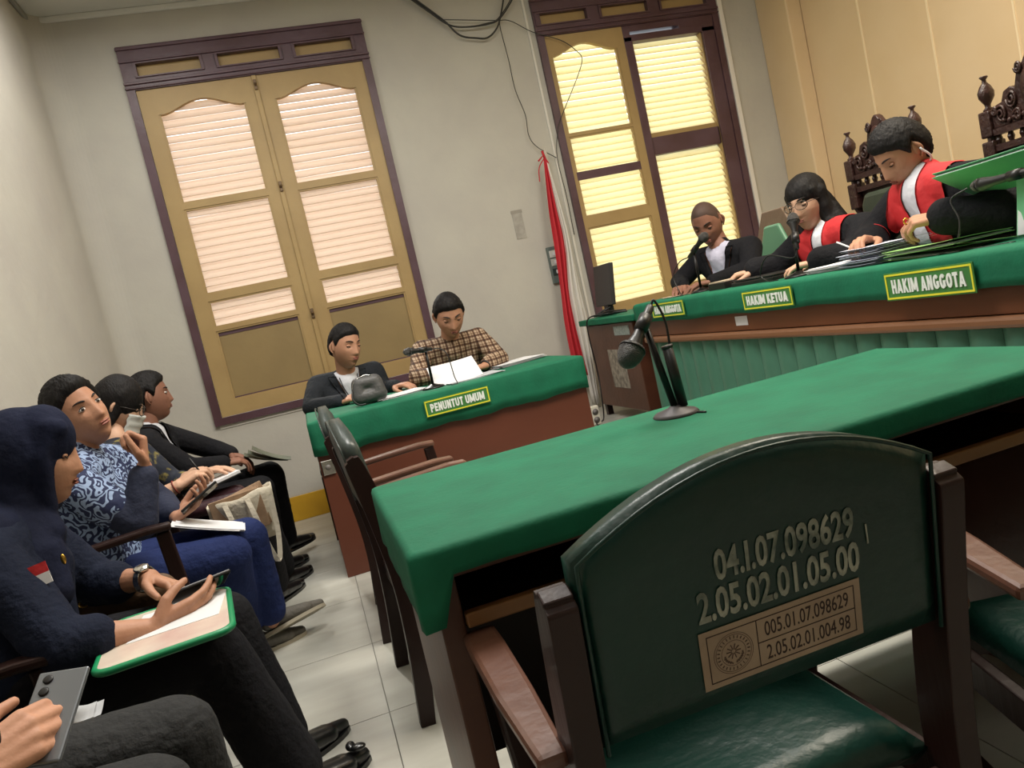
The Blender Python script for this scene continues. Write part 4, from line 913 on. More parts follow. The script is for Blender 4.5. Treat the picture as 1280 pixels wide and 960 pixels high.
def glasses(P, m):
    c, R, S = P['c'], P['R'], P['S']; b = MB()
    at = lambda x, y, z: c + R @ (V3(x, y, z) * S) - P['o']
    for s in (-1, 1):
        pts = [at(s * .034 + .025 * math.cos(a), .103 - .02 * (abs(s * .034 + .025 * math.cos(a)) / .06) ** 2, .006 + .018 * math.sin(a)) for a in [k / 16 * 2 * math.pi for k in range(17)]]; b.tube(pts, .0017, 6)
        b.tube([at(s * .058, .088, .012), at(s * .078, .05, .012), at(s * .080, -.005, .010)], .0014, 6)
    b.tube([at(-.010, .103, .008), at(.010, .103, .008)], .0013, 6); g = obj('glasses', b, m, P['body'], sm=True)
    gl = mat('lens_glass', 'e8eef0', .05, trans=0); gl.node_tree.nodes['Principled BSDF'].inputs['Transmission Weight'].default_value = 1; gl.node_tree.nodes['Principled BSDF'].inputs['IOR'].default_value = 1.02
    for s in (-1, 1): obj('lens', MB().ell(at(s * .034, .099, .006), (.024 * S, .0008, .017 * S), R, 16, 6), gl, g, sm=True)
glasses(P, mat('silver_frame', '4a4642', .35, metal=.6))
mb = MB(); torso_prims(mb, P['J'], w=.072, grow=.012); [arm_sleeve(mb, P['J'], s, (.066, .056, .050), t) for s, t in (('R', .20), ('L', .25))]
m = mat('dark_print_blouse', '1c2230', .8, .3, 50, '7a6f3a', 26, lo=.56, hi=.66); wear(P, 'blouse', mb, m, .0085, 3, .010, .10)
mb = MB(); leg_prims(mb, P['J'], (.098, .078, .070)); rc(mb, V3(-.82, 3.48, .52), .095, V3(-.82, 3.62, .52), .095); wear(P, 'trousers', mb, black_cl, .0095, 3, .012, .12)
for s in 'RL': shoe(P, P['J'], s, leather)
b = MB(); wv = (P['J']['wrR'] - P['J']['elR']).normalized(); sd = wv.orthogonal().normalized(); q = wv.cross(sd); b.tube([P['J']['elR'].lerp(P['J']['wrR'], .92) - P['o'] + (sd * math.cos(a) + q * math.sin(a)) * .030 for a in [k / 14 * 2 * math.pi for k in range(15)]], .003, 6)
obj('bracelet', b, mat('red_string', '7a2a20', .6), P['body'], sm=True)

# ---- suited man at the far end of the row
J = dict(head=(-.770, 4.25, 1.110), neck=(-.810, 4.23, .970), chest=(-.815, 4.22, .800), pelvis=(-.82, 4.20, .515),
 shR=(-.800, 4.08, .890), elR=(-.640, 4.07, .725), wrR=(-.50, 4.17, .700), haR=(-.46, 4.19, .70), fiR=(-.415, 4.22, .69),
 shL=(-.770, 4.41, .895), elL=(-.580, 4.46, .770), wrL=(-.475, 4.38, .720), haL=(-.44, 4.37, .70), fiL=(-.40, 4.35, .675),
 knR=(-.36, 4.2, .515), anR=(-.385, 4.36, .12), toR=(-.26, 4.50, 0), knL=(-.31, 4.42, .545), anL=(-.325, 4.62, .15), toL=(-.21, 4.76, .0), shzL=(.05, .05))
P = person('man in a black suit sitting in profile farthest along the left wall', J, 'dark', (.96, .28, .02), (-.05, 0, 1), S=1.05,
  hand_kw={'R': dict(n=(0, .2, -.9), curl=(.4, .5, .3)), 'L': dict(n=(0, -.2, -.9), curl=(.4, .5, .3))})
face_parts(P, P['R'], P['c'], P['S'], 'open')
h = hair_geo(P['R'], P['c'], P['S'], short_line(.066, .02, -.055), .016, rough=.003); h.transform(Matrix.Translation(-P['o'])); obj('hair', h, hair_m, P['body'])
suit(P, black_cl, white_sh, .22, .06, (1, 0, 0))
mb = MB(); leg_prims(mb, P['J'], (.098, .078, .066)); rc(mb, V3(-.82, 4.12, .52), .098, V3(-.82, 4.28, .52), .098); wear(P, 'trousers', mb, black_cl, .0095, 3, .012, .12)
for s in 'RL': shoe(P, P['J'], s, leather)
b = MB(); pw = P['J']['elR'].lerp(P['J']['wrR'], .96) - P['o']; dv = (P['J']['wrR'] - P['J']['elR']).normalized(); b.tube([pw - dv * .02, pw + dv * .012], [.038, .036], 16); obj('shirt_cuff', b, white_sh, P['body'], sm=True)

# ---- person with the silver phone at the near left corner (mostly outside the picture)
J = dict(head=(-.93, 1.22, 1.13), neck=(-.90, 1.22, .99), chest=(-.88, 1.24, .80), pelvis=(-.84, 1.36, .515),
 shR=(-.86, 1.02, .90), elR=(-.70, 1.02, .68), wrR=(-.575, 1.225, .672), haR=(-.53, 1.27, .677), fiR=(-.475, 1.315, .69),
 shL=(-.88, 1.44, .90), elL=(-.80, 1.48, .66), wrL=(-.72, 1.50, .62), haL=(-.70, 1.46, .62), fiL=(-.66, 1.42, .62),
 knR=(-.405, 1.34, .485), anR=(-.40, 1.42, .12), toR=(-.25, 1.47, 0), knL=(-.395, 1.55, .49), anL=(-.39, 1.60, .12), toL=(-.25, 1.65, 0))
P = person('person in dark trousers, only the hand with a silver phone and the knees in view', J, 'light', (.97, .1, -.3), (0.2, 0, 1), S=1.07,
  hand_kw={'R': dict(n=(.05, .85, -.40), curl=(.45, .70, .45), spread=.03, thumb=1), 'L': dict(n=(0, 0, -1), curl=(.3, .4, .3))})
face_parts(P, P['R'], P['c'], P['S'], 'down'); h = hair_geo(P['R'], P['c'], P['S'], short_line(), .016); h.transform(Matrix.Translation(-P['o'])); obj('hair', h, hair_m, P['body'])
mb = MB(); torso_prims(mb, P['J'], grow=.018); [arm_sleeve(mb, P['J'], s, (.07, .058, .048), t) for s, t in (('R', .7), ('L', .8))]; wear(P, 'shirt', mb, black_cl, .0095, 3, .010, .1)
mb = MB(); leg_prims(mb, P['J'], (.105, .080, .068)); rc(mb, V3(-.84, 1.28, .52), .10, V3(-.84, 1.44, .52), .10); wear(P, 'trousers', mb, mat('dark_grey_trousers', '1f2021', .85, .5, 60), .0085, 3, .014, .12)
for s in 'RL': shoe(P, P['J'], s, leather)

# ---- prosecutor in the dark suit
J = dict(head=(.272, 4.72, 1.145), neck=(.245, 4.78, .985), chest=(.235, 4.82, .82), pelvis=(.19, 4.90, .515),
 shR=(.060, 4.82, .950), elR=(-.005, 4.68, .835), wrR=(.165, 4.53, .842), haR=(.21, 4.49, .845), fiR=(.255, 4.47, .855),
 shL=(.415, 4.85, .955), elL=(.445, 4.80, .835), wrL=(.500, 4.63, .846), haL=(.543, 4.57, .848), fiL=(.585, 4.53, .845),
 knR=(.10, 4.50, .50), anR=(.10, 4.52, .12), toR=(.10, 4.38, 0), knL=(.30, 4.50, .50), anL=(.30, 4.52, .12), toL=(.30, 4.38, 0))
P = person('man in a dark suit and open white shirt at the left of the prosecutors table', J, 'mid', (.55, -.82, -.16), (.08, .05, 1), S=1.12, jaw=.9,
  hand_kw={'R': dict(n=(.2, .2, -.9), curl=(.3, .4, .3)), 'L': dict(n=(0, 0, -1), curl=(.35, .5, .35))})
face_parts(P, P['R'], P['c'], P['S'], 'down')
h = hair_geo(P['R'], P['c'], P['S'], short_line(.066, .025, -.05), .012, rough=.002); h.transform(Matrix.Translation(-P['o'])); obj('hair', h, hair_m, P['body'])
suit(P, charcoal, white_sh, .26, .075, (0, -1, 0), low=(.19, 4.92, .60))
b = MB()
for s in (-1, 1): b.tube(smooth_cr([P['J']['neck'] + P['ax'] * s * .055 + P['fwd'] * .055 - P['o'], P['J']['neck'] + P['ax'] * s * .04 - P['upx'] * .08 + P['fwd'] * .102 - P['o'], P['J']['neck'] - P['upx'] * .20 + P['fwd'] * .125 - P['o'] - V3(.02 * s, 0, 0)], 5), .0028, 6)
obj('lanyard', b, black, P['body'], sm=True)
mb = MB(); leg_prims(mb, P['J'], (.095, .075, .065)); wear(P, 'trousers', mb, charcoal, .012, 2, 0)
for s in 'RL': shoe(P, P['J'], s, leather)
# ---- man in plaid shirt
J = dict(head=(.923, 4.65, 1.19), neck=(.915, 4.76, 1.035), chest=(.92, 4.85, .86), pelvis=(.93, 4.95, .515),
 shR=(.735, 4.80, 1.010), elR=(.640, 4.58, .865), wrR=(.730, 4.43, .86), haR=(.76, 4.40, .86), fiR=(.81, 4.37, .85),
 shL=(1.100, 4.80, 1.010), elL=(1.160, 4.60, .860), wrL=(1.020, 4.43, .85), haL=(.96, 4.40, .85), fiL=(.92, 4.38, .85),
 knR=(.82, 4.52, .50), anR=(.82, 4.54, .12), toR=(.82, 4.4, 0), knL=(1.03, 4.52, .50), anL=(1.03, 4.54, .12), toL=(1.03, 4.4, 0))
P = person('man in a brown plaid shirt looking down at papers on the prosecutors table', J, 'mid', (-.03, -.88, -.46), (0, -.35, .93), S=1.15, jaw=.65,
  hand_kw={'R': dict(n=(0, 0, -1), curl=(.3, .4, .3)), 'L': dict(n=(0, 0, -1), curl=(.4, .5, .35))})
face_parts(P, P['R'], P['c'], P['S'], 'down', brow=1.15)
h = hair_geo(P['R'], P['c'], P['S'], short_line(.066, .02, -.05), .014, rough=.002); h.transform(Matrix.Translation(-P['o'])); obj('hair', h, hair_m, P['body'])
m = mat('plaid_cloth', '8a7460', .85, .3, 60); nt = m.node_tree; N = nt.nodes; L = nt.links; tc = N.new('ShaderNodeTexCoord'); prev = None
for axis, sc, ph in (('X', 8, 0), ('Z', 8, 1.1), ('X', 16, 2.0), ('Z', 16, .5)):
    wv = N.new('ShaderNodeTexWave'); wv.bands_direction = axis; wv.inputs['Scale'].default_value = sc; wv.inputs['Phase Offset'].default_value = ph; wv.inputs['Distortion'].default_value = .6; L.new(tc.outputs['Object'], wv.inputs[0])
    r = N.new('ShaderNodeValToRGB'); r.color_ramp.elements[0].position = .70; r.color_ramp.elements[0].color = (1, 1, 1, 1); r.color_ramp.elements[1].position = .84; r.color_ramp.elements[1].color = lin('a08a7c' if sc < 12 else 'c2b6aa'); L.new(wv.outputs[1], r.inputs[0])
    mx = N.new('ShaderNodeMix'); mx.data_type = 'RGBA'; mx.blend_type = 'MULTIPLY'; mx.inputs[0].default_value = 1
    if prev is None: mx.inputs[6].default_value = lin('ab957e')
    else: L.new(prev, mx.inputs[6])
    L.new(r.outputs[0], mx.inputs[7]); prev = mx.outputs[2]
L.new(prev, N['Principled BSDF'].inputs['Base Color'])
mb = MB(); torso_prims(mb, P['J'], w=.095, grow=.016, low=(.93, 4.96, .60)); [arm_sleeve(mb, P['J'], s, (.072, .060, .050), t) for s, t in (('R', .65), ('L', .70))]; rc(mb, P['J']['neck'] - V3(0, 0, .03), .070, P['J']['neck'] + V3(0, -.005, .005), .066)
sh = wear(P, 'plaid_shirt', mb, m, .0085, 3, .009, .09)
for s, x in (('R', .83), ('L', 1.0)): obj('chest_pocket', MB().bx(x - .045 - P['o'].x, x + .045 - P['o'].x, 4.728 - P['o'].y, 4.734 - P['o'].y, .80, .89), m, sh, bev=.002)
mb = MB(); leg_prims(mb, P['J'], (.10, .078, .066)); wear(P, 'trousers', mb, black_cl, .012, 2, 0)
for s in 'RL': shoe(P, P['J'], s, leather)
b = MB(); wv = (P['J']['wrL'] - P['J']['elL']).normalized(); sd = wv.orthogonal().normalized(); q = wv.cross(sd); b.tube([P['J']['wrL'] - P['o'] + (sd * math.cos(a) + q * math.sin(a)) * .031 for a in [k / 14 * 2 * math.pi for k in range(15)]], .006, 6); obj('wristwatch', b, black, P['body'], sm=True)

# ---- judges (sitting on the platform, floor at .25)
def dais_legs(x, y0, y1):
    return dict(knR=(x - .32, y1, .73), anR=(x - .30, y1, .37), toR=(x - .42, y1, .25), knL=(x - .32, y0, .73), anL=(x - .30, y0, .37), toL=(x - .42, y0, .25), floor=(0, 0, .25))
J = dict(head=(2.430, 4.05, 1.375), neck=(2.475, 4.03, 1.225), chest=(2.53, 4.02, 1.06), pelvis=(2.62, 4.02, .80),
 shR=(2.44, 4.215, 1.185), elR=(2.28, 4.24, 1.075), wrR=(2.19, 4.06, 1.045), haR=(2.16, 4.02, 1.045), fiR=(2.13, 3.98, 1.045),
 shL=(2.55, 3.85, 1.185), elL=(2.45, 3.74, 1.065), wrL=(2.25, 3.80, 1.045), haL=(2.21, 3.82, 1.045), fiL=(2.16, 3.85, 1.045)); J.update(dais_legs(2.66, 3.93, 4.12))
P = person('bald judge in a dark suit speaking into a microphone by the window', J, 'dark', (-.72, -.58, -.42), (-.2, -.1, 1), S=1.12, hand_kw={'R': dict(n=(0, 0, -1)), 'L': dict(n=(0, 0, -1))})
face_parts(P, P['R'], P['c'], P['S'], 'down'); suit(P, black_cl, mat('pale_lilac_shirt', 'b9b8cc', .75, .4, 40), .28, .085, (-1, -.3, 0), low=(2.62, 4.02, .90))
h = hair_geo(P['R'], P['c'], P['S'], short_line(.078, .03, -.045), .0022, rough=.0004); h.transform(Matrix.Translation(-P['o'])); o = obj('hair', h, mat('shaved_hair', '46332a', .7), P['body']); o['label'] = 'very short shaved hair'
mb = MB(); leg_prims(mb, P['J'], (.095, .072, .06)); wear(P, 'trousers', mb, black_cl, .012, 2, 0)
def robe(P, facing, collar_white=.030, red0=.030, red1=.125, depth_all=True, low=None, front_m=None, lab='red front panels of the robe'):
    J = P['J']; mb = MB(); torso_prims(mb, J, grow=.022, low=low)
    for s in 'RL': arm_sleeve(mb, J, s, (.078, .072, .066), .92)
    rc(mb, J['neck'] - V3(0, 0, .03), .070, J['neck'] + V3(0, 0, .0), .062)
    ax, fwd, upx = chest_frame(J)
    if fwd.dot(Vector(facing)) < 0: fwd = -fwd
    ne = J['neck']; planes = [(ne + ax * u, ax) for u in (-red1, -red0, red0, red1)] + [(ne - fwd * .05, fwd)]
    def cls(c, n):
        q = c - ne; u = abs(q.dot(ax)); d = q.dot(fwd)
        if d < -.05 or n.dot(upx) < -.6: return 'k'
        if u < red0 and d > .0: return 'w'
        if u < red1 and d > -.05 and d < .185 and q.dot(upx) > -.36: return 'r'
        return 'k'
    wear_split(P, mb, planes, cls, {'r': .007, 'w': .003}, {'k': ('robe', black_cl, 'black robe'), 'r': ('robe_front', red_cl, lab), 'w': ('shirt', white_sh, 'white shirt front')})
    b = MB(); V = []; F = []                     # pleated white jabot
    for j in range(9):
        for i in range(9):
            u = i / 8 - .5; v = j / 8; p = ne + fwd * (.068 + .055 * min(v * 1.6, 1) + .006 * math.cos(i * math.pi)) - upx * (.01 + .23 * v) + ax * u * (.045 + .045 * v); V.append(p - P['o'])
    for j in range(8):
        for i in range(8): a = j * 9 + i; F.append((a, a + 1, a + 10, a + 9))
    me = bpy.data.meshes.new('jabot'); me.from_pydata(V, [], F); me.polygons.foreach_set('use_smooth', [True] * 64); o = obj('jabot', me, white_sh, P['body']); s_ = o.modifiers.new('s', 'SOLIDIFY'); s_.thickness = .004
    P['ax'], P['fwd'], P['upx'] = ax, fwd, upx
J = dict(head=(2.433, 3.15, 1.320), neck=(2.485, 3.10, 1.185), chest=(2.54, 3.06, 1.03), pelvis=(2.62, 3.05, .80),
 shR=(2.46, 3.27, 1.140), elR=(2.36, 3.36, 1.050), wrR=(2.250, 3.40, 1.062), haR=(2.21, 3.43, 1.065), fiR=(2.16, 3.46, 1.055),
 shL=(2.51, 2.90, 1.140), elL=(2.39, 2.82, 1.045), wrL=(2.27, 2.94, 1.045), haL=(2.24, 2.98, 1.045), fiL=(2.20, 3.02, 1.045)); J.update(dais_legs(2.66, 2.95, 3.15))
P = person('woman judge with long dark hair and glasses leaning to a microphone', J, 'pale', (-.92, -.28, -.14), (-.12, 0, 1), S=1.08, hand_kw={'R': dict(n=(0, 0, -1), curl=(.5, .6, .4)), 'L': dict(n=(0, 0, -1))})
face_parts(P, P['R'], P['c'], P['S'], 'down', female=True); robe(P, (-1, 0, 0), low=(2.60, 3.05, .88), red0=.030, red1=.135); glasses(P, MATS['silver_frame'])
c, R, S = P['c'], P['R'], P['S']; mb = MB(); mb.ell(c + R @ V3(0, -.008, .048), (.088, .104, .098), R, 24, 16)
for s in (-1, 1):
    rc(mb, c + R @ V3(s * .062, .035, .055), .024, c + R @ V3(s * .074, .0, -.02), .024); rc(mb, c + R @ V3(s * .066, -.008, .04), .036, c + R @ V3(s * .078, -.010, -.09), .038); rc(mb, c + R @ V3(s * .078, -.010, -.09), .038, V3(*P['J']['chest']) + P['ax'] * (-s) * .080 + P['fwd'] * .11 + P['upx'] * -.01, .024); rc(mb, c + R @ V3(s * .080, -.040, -.06), .040, P['J']['neck'] + P['ax'] * (-s) * .09 - P['upx'] * .07, .040)
rc(mb, c + R @ V3(0, -.06, -.02), .080, P['J']['neck'] - P['fwd'] * .07 - P['upx'] * .08, .065)
wear(P, 'hair', mb, hair_m, .006, 2, .008, .05)
mb = MB(); leg_prims(mb, P['J'], (.095, .072, .06)); wear(P, 'skirt', mb, black_cl, .012, 2, 0)
b = MB(); pw = P['J']['elR'].lerp(P['J']['wrR'], .97) - P['o']; dv = (P['J']['wrR'] - P['J']['elR']).normalized(); b.tube([pw - dv * .02, pw + dv * .01], [.040, .036], 16); obj('shirt_cuff', b, white_sh, P['body'], sm=True)
J = dict(head=(2.385, 2.49, 1.395), neck=(2.42, 2.435, 1.285), chest=(2.475, 2.37, 1.10), pelvis=(2.60, 2.34, .80),
 shR=(2.45, 2.60, 1.215), elR=(2.33, 2.68, 1.085), wrR=(2.215, 2.54, 1.085), haR=(2.17, 2.52, 1.085), fiR=(2.125, 2.51, 1.10),
 shL=(2.43, 2.19, 1.215), elL=(2.36, 2.06, 1.085), wrL=(2.215, 2.19, 1.125), haL=(2.17, 2.25, 1.14), fiL=(2.135, 2.30, 1.13)); J.update(dais_legs(2.62, 2.24, 2.44))
P = person('judge in a black robe with wide red front bands bending over papers', J, 'mid', (-.86, .22, -.52), (-.42, 0, .9), S=1.08, jaw=.8,
  hand_kw={'R': dict(n=(.2, -.2, -.8), curl=(.5, .6, .4), pinch=.2), 'L': dict(n=(.3, .1, -.8), curl=(.7, .8, .5))})
face_parts(P, P['R'], P['c'], P['S'], 'down'); robe(P, (-1, 0, 0), low=(2.56, 2.35, .90), red0=.035, red1=.145)
h = hair_geo(P['R'], P['c'], P['S'], short_line(.062, .02, -.06, .045), .017, rough=.002); h.transform(Matrix.Translation(-P['o'])); obj('hair', h, hair_m, P['body'])
mb = MB(); leg_prims(mb, P['J'], (.10, .076, .064)); wear(P, 'trousers', mb, black_cl, .012, 2, 0)
c, R, S = P['c'], P['R'], P['S']
obj('earphone_cord', MB().tube(smooth_cr([c + R @ (V3(-.088, -.012, .0) * S) - P['o'], c + R @ (V3(-.085, -.02, -.06) * S) - P['o'], P['J']['neck'] + P['fwd'] * .06 - P['ax'] * .04 - P['o'] + V3(0, 0, .02)], 6), .004, 6), white_p, P['body'], sm=True)
obj('ring', MB().tube([P['J']['haL'] + V3(-.02, .03, -.004) - P['o'] + V3(.011 * math.cos(a), 0, .011 * math.sin(a)) for a in [k / 10 * 2 * math.pi for k in range(11)]], .003, 6), gold, P['body'], sm=True)

# ================================================================ PROPS
def sheet_mesh(c, ux, uy, w, h, curl=0, n=8, th=.0012, seed=0):
    c, ux, uy = Vector(c), Vector(ux).normalized(), Vector(uy).normalized(); nz = ux.cross(uy).normalized(); rnd = random.Random(seed); ph = rnd.uniform(0, 6)
    b = MB(); V = []; F = []
    for j in range(n + 1):
        for i in range(n + 1):
            u, v = i / n - .5, j / n - .5; V.append(c + ux * w * u + uy * h * v + nz * curl * ((u * 2) ** 2 + .3 * math.sin(v * 5 + ph)))
    N = len(V); V += [p - nz * th for p in V]
    for j in range(n):
        for i in range(n): a = j * (n + 1) + i; F += [(a, a + 1, a + n + 2, a + n + 1), (a + N, a + n + 1 + N, a + n + 2 + N, a + 1 + N)]
    for i in range(n):
        for a, bb in ((i, i + 1), ((n) * (n + 1) + i + 1, n * (n + 1) + i), ((i + 1) * (n + 1), i * (n + 1)), (i * (n + 1) + n, (i + 1) * (n + 1) + n)): F.append((a, a + N, bb + N, bb))
    return b.add(V, F)
def sheets(name, label, cat, c, ux, uy, w, h, n, m=None, curl=.002, dz=.0022, jit=.012, group=None, seed=1, up_=None):
    t = thing(name, label, cat, c, 0, group); rnd = random.Random(seed); ux, uy = Vector(ux).normalized(), Vector(uy).normalized(); nz = ux.cross(uy).normalized()
    if nz.z < 0: nz = -nz
    for k in range(n):
        a = rnd.uniform(-.05, .05); x = (ux + uy * a).normalized(); y = (uy - ux * a).normalized()
        obj('sheet', sheet_mesh(nz * (dz * (k + 1)) + ux * rnd.uniform(-jit, jit) + uy * rnd.uniform(-jit, jit), x, y, w, h, curl if nz.dot(x.cross(y)) > 0 else -curl, 8, .001, k), m or white_p, t, sm=False)
    return t
def microphone(label, base, ptop, head, tail, r=.024, base_r=.055, cable=None, group=None, pole_r=.007, bm=None):
    t = thing('microphone', label, 'microphone', base, 0, group); o = Vector(base); L = lambda p: Vector(p) - o
    obj('base', MB().lathe([(base_r, 0), (base_r * 1.02, .006), (base_r * .9, .012), (base_r * .3, .022), (.012, .026), (.001, .027)], (0, 0, 0), seg=32), bm or blackm, t, sm=True)
    obj('pole', MB().tube([V3(0, 0, .02), L(ptop)], pole_r, 10), blackm, t, sm=True)
    h, tl = L(head), L(tail); ax = (h - tl).normalized(); Ln = (h - tl).length
    obj('mic_body', MB().lathe([(.007, 0), (.010, .004), (.011, Ln * .3), (.014, Ln * .62), (.020, Ln * .76), (.021, Ln * .80)], tl, ax, 16), black, t, sm=True)
    g = obj('mic_grille', MB().lathe([(.018, -.006), (r * .97, 0), (r * 1.03, .006), (r, .014), (r * .95, r * .9), (r * .70, r * 1.5), (r * .35, r * 1.8), (.001, r * 1.86)], tl + ax * Ln * .80, ax, 20), grille, t, sm=True)
    obj('grille_band', MB().lathe([(r * 1.05, 0), (r * 1.07, .003), (r * 1.05, .006)], tl + ax * (Ln * .80 + .004), ax, 20), blackm, g, sm=True)
    mid = tl + ax * Ln * .35; obj('clip', MB().tube([mid - ax * .022, mid + ax * .022], .0165, 12).tube([mid, L(ptop)], .009, 8), black, t, sm=True)
    if cable: obj('cable', MB().tube(smooth_cr([L(p) for p in cable], 8), .003, 6), black, t, sm=True)
    return t
# middle table microphone
t = microphone('large black microphone on a round stand on the middle table', (.820, 1.672, .803), (.800, 1.70, 1.035), (.722, 1.655, .970), (.826, 1.70, 1.075), .031, .055,
   [(.826, 1.70, 1.075), (.838, 1.70, 1.085), (.850, 1.69, 1.03), (.845, 1.685, .95), (.840, 1.685, .86), (.842, 1.66, .812), (.86, 1.60, .808)], pole_r=.0085, bm=mat('grey_base', '4a4648', .5, metal=.3))
b = MB(); b.tube([V3(.022, .0, .02), V3(.012, .0, .17)], .013, 12); b.tube([V3(.013, 0, .165), V3(.012, 0, .172)], .0145, 12); obj('battery_tube', b, black, t, sm=True)
# prosecutors' table
microphone('black microphone on a stand on the prosecutors table', (.650, 4.16, .815), (.652, 4.15, 1.025), (.535, 4.12, 1.045), (.690, 4.15, 1.028), .022, .062, [(.69, 4.15, 1.028), (.73, 4.15, 1.02), (.760, 4.13, .98), (.765, 4.10, .86), (.765, 4.06, .818), (.73, 4.05, .816)], pole_r=.008)
t = thing('pouch_bag', 'dark grey zipped pouch beside the man in the dark suit', 'bag', (.305, 4.17, .815))
mb = MB()
for x in (-.055, .055): rc(mb, V3(x, 0, .045), .042, V3(x * .8, .01, .115), .040)
rc(mb, V3(-.05, 0, .045), .042, V3(.05, 0, .045), .042); rc(mb, V3(-.042, .01, .115), .040, V3(.042, .01, .115), .040)
obj('pouch', blob_mesh('pouch', mb, .006, 3, .004, .05), mat('grey_leather', '4b4a4a', .5, .3, 60), t); obj('zip', MB().tube(smooth_cr([V3(-.085, -.01, .06), V3(-.07, -.012, .13), V3(0, -.008, .158), V3(.07, -.012, .13)], 5), .0025, 6), chrome, t, sm=True)
obj('wrist_strap', MB().tube(smooth_cr([V3(-.085, -.02, .09), V3(-.095, -.04, .05), V3(-.07, -.05, .015), V3(-.03, -.05, .01)], 5), .004, 6), black, t, sm=True)
sheets('paper_stack', 'loose white papers spread before the man in the dark suit', 'papers', (.46, 4.28, .815), (1, .25, 0), (-.25, 1, 0), .30, .21, 4, seed=2)
sheets('paper_stack', 'white document lifted by the man in the plaid shirt', 'papers', (.80, 4.25, .862), (1, .1, 0), (.0, .80, .5), .27, .20, 3, seed=4, curl=.006)
sheets('paper_stack', 'papers lying under the lifted document in front of the microphone', 'papers', (.88, 4.20, .815), (1, .12, 0), (-.12, 1, 0), .32, .22, 3, m=mat('grey_paper', 'b9bcc0', .6), seed=5)
sheets('paper_stack', 'stack of papers at the right end of the prosecutors table', 'papers', (1.22, 4.50, .815), (1, .30, 0), (-.30, 1, 0), .33, .22, 6, seed=6, dz=.003)
# bench: microphones, papers, folders
microphone('round-headed microphone in front of the bald judge', (2.14, 3.76, 1.004), (2.14, 3.76, 1.22), (2.14, 3.60, 1.300), (2.14, 3.82, 1.205), .026, .055, [(2.14, 3.82, 1.205), (2.13, 3.92, 1.19), (2.11, 3.98, 1.12), (2.10, 3.93, 1.03), (2.08, 3.86, 1.008)])
microphone('black microphone the woman judge speaks into', (2.10, 2.86, 1.004), (2.10, 2.84, 1.19), (2.13, 2.87, 1.262), (2.085, 2.82, 1.12), .026, .060, [(2.085, 2.82, 1.12), (2.07, 2.84, 1.09), (2.05, 2.98, 1.12), (2.05, 3.06, 1.05), (2.05, 3.02, 1.012), (2.05, 2.94, 1.008)])
microphone('microphone with bent cable at the right edge of the bench', (2.10, 1.66, 1.004), (2.10, 1.66, 1.17), (2.12, 1.98, 1.195), (2.10, 1.70, 1.20), .020, .05, [(2.12, 1.98, 1.195), (2.09, 2.02, 1.17), (2.08, 1.99, 1.10), (2.06, 2.0, 1.03), (2.05, 2.06, 1.008), (2.05, 1.95, 1.006), (2.07, 1.80, 1.006)])
t = thing('laptop', 'low black laptop computer on the bench before the woman judge', 'laptop', (2.20, 3.21, 1.003), math.radians(90))
obj('laptop_base', MB().bx(-.17, .17, -.11, .11, 0, .022), black, t, bev=.004); obj('laptop_lid', MB().bx(-.17, .17, -.115, .105, .023, .033), black, t, bev=.004); obj('lid_edge', MB().bx(-.16, .16, .105, .109, .010, .020), grey_pl, t)
t = thing('document_box', 'small black box of papers between the bald judge and the laptop', 'box', (2.16, 3.50, 1.003), math.radians(90))
obj('box_body', MB().bx(-.08, .08, -.08, .08, 0, .038), black, t, bev=.003); obj('paper_top', MB().bx(-.075, .075, -.075, .075, .038, .044), white_p2, t)
sheets('paper_stack', 'papers under the hands of the bald judge', 'papers', (2.14, 3.97, 1.003), (0, 1, 0), (-1, 0, 0), .22, .16, 3, m=white_p2, seed=8)
sheets('paper_stack', 'white papers beside the microphone of the woman judge', 'papers', (2.17, 2.66, 1.003), (0, 1, 0), (-1, 0, 0), .24, .20, 6, seed=9, dz=.004)
sheets('paper_stack', 'thick bundle of papers under the writing hand of the robed judge', 'papers', (2.16, 2.42, 1.003), (.1, 1, 0), (-1, .1, 0), .24, .21, 12, seed=10, dz=.006, m=mat('blue_white_paper', 'c4c8d8', .7), jit=.018)
folder_g = mat('green_folder', '9acb7a', .5, .1, 20); folder_d = mat('deep_green_folder', '69b083', .45, .1, 20)
def folder(label, c, ux, uy, w, h, m, thick=.012, n=3):
    t = thing('folder', label, 'folder', c); ux, uy = Vector(ux).normalized(), Vector(uy).normalized(); nz = ux.cross(uy).normalized(); nz = nz if nz.z > 0 else -nz
    obj('folder_back', sheet_mesh(nz * .001, ux, uy, w, h, .001, 6, .0015, 1), m, t)
    for k in range(n): obj('sheet', sheet_mesh(nz * (.003 + .002 * k) + ux * .004 * (k - 1), ux, uy, w * .95, h * .95, .001, 6, .001, k), white_p, t)
    obj('folder_cover', sheet_mesh(nz * thick + uy * .004, ux, (uy + nz * .03), w, h, .003, 6, .0015, 4), m, t); return t
folder('light green folder lying open on the bench by the robed judge', (2.17, 2.14, 1.004), (.05, 1, .04), (-1, .05, .02), .36, .25, folder_g, .018)
folder('second green folder on top, sloping towards the right edge of the picture', (2.12, 2.10, 1.030), (.10, 1, -.02), (-1, .1, .0), .34, .22, folder_g, .012)
folder('deep green folder held upright behind the bent microphone', (2.26, 1.96, 1.215), (.0, 1, -.02), (-.75, 0, .40), .40, .20, folder_d, .010)
folder('deep green folder standing on the bench at the right edge', (2.28, 1.80, 1.112), (.0, 1, 0), (.22, 0, 1), .30, .215, folder_d, .010)
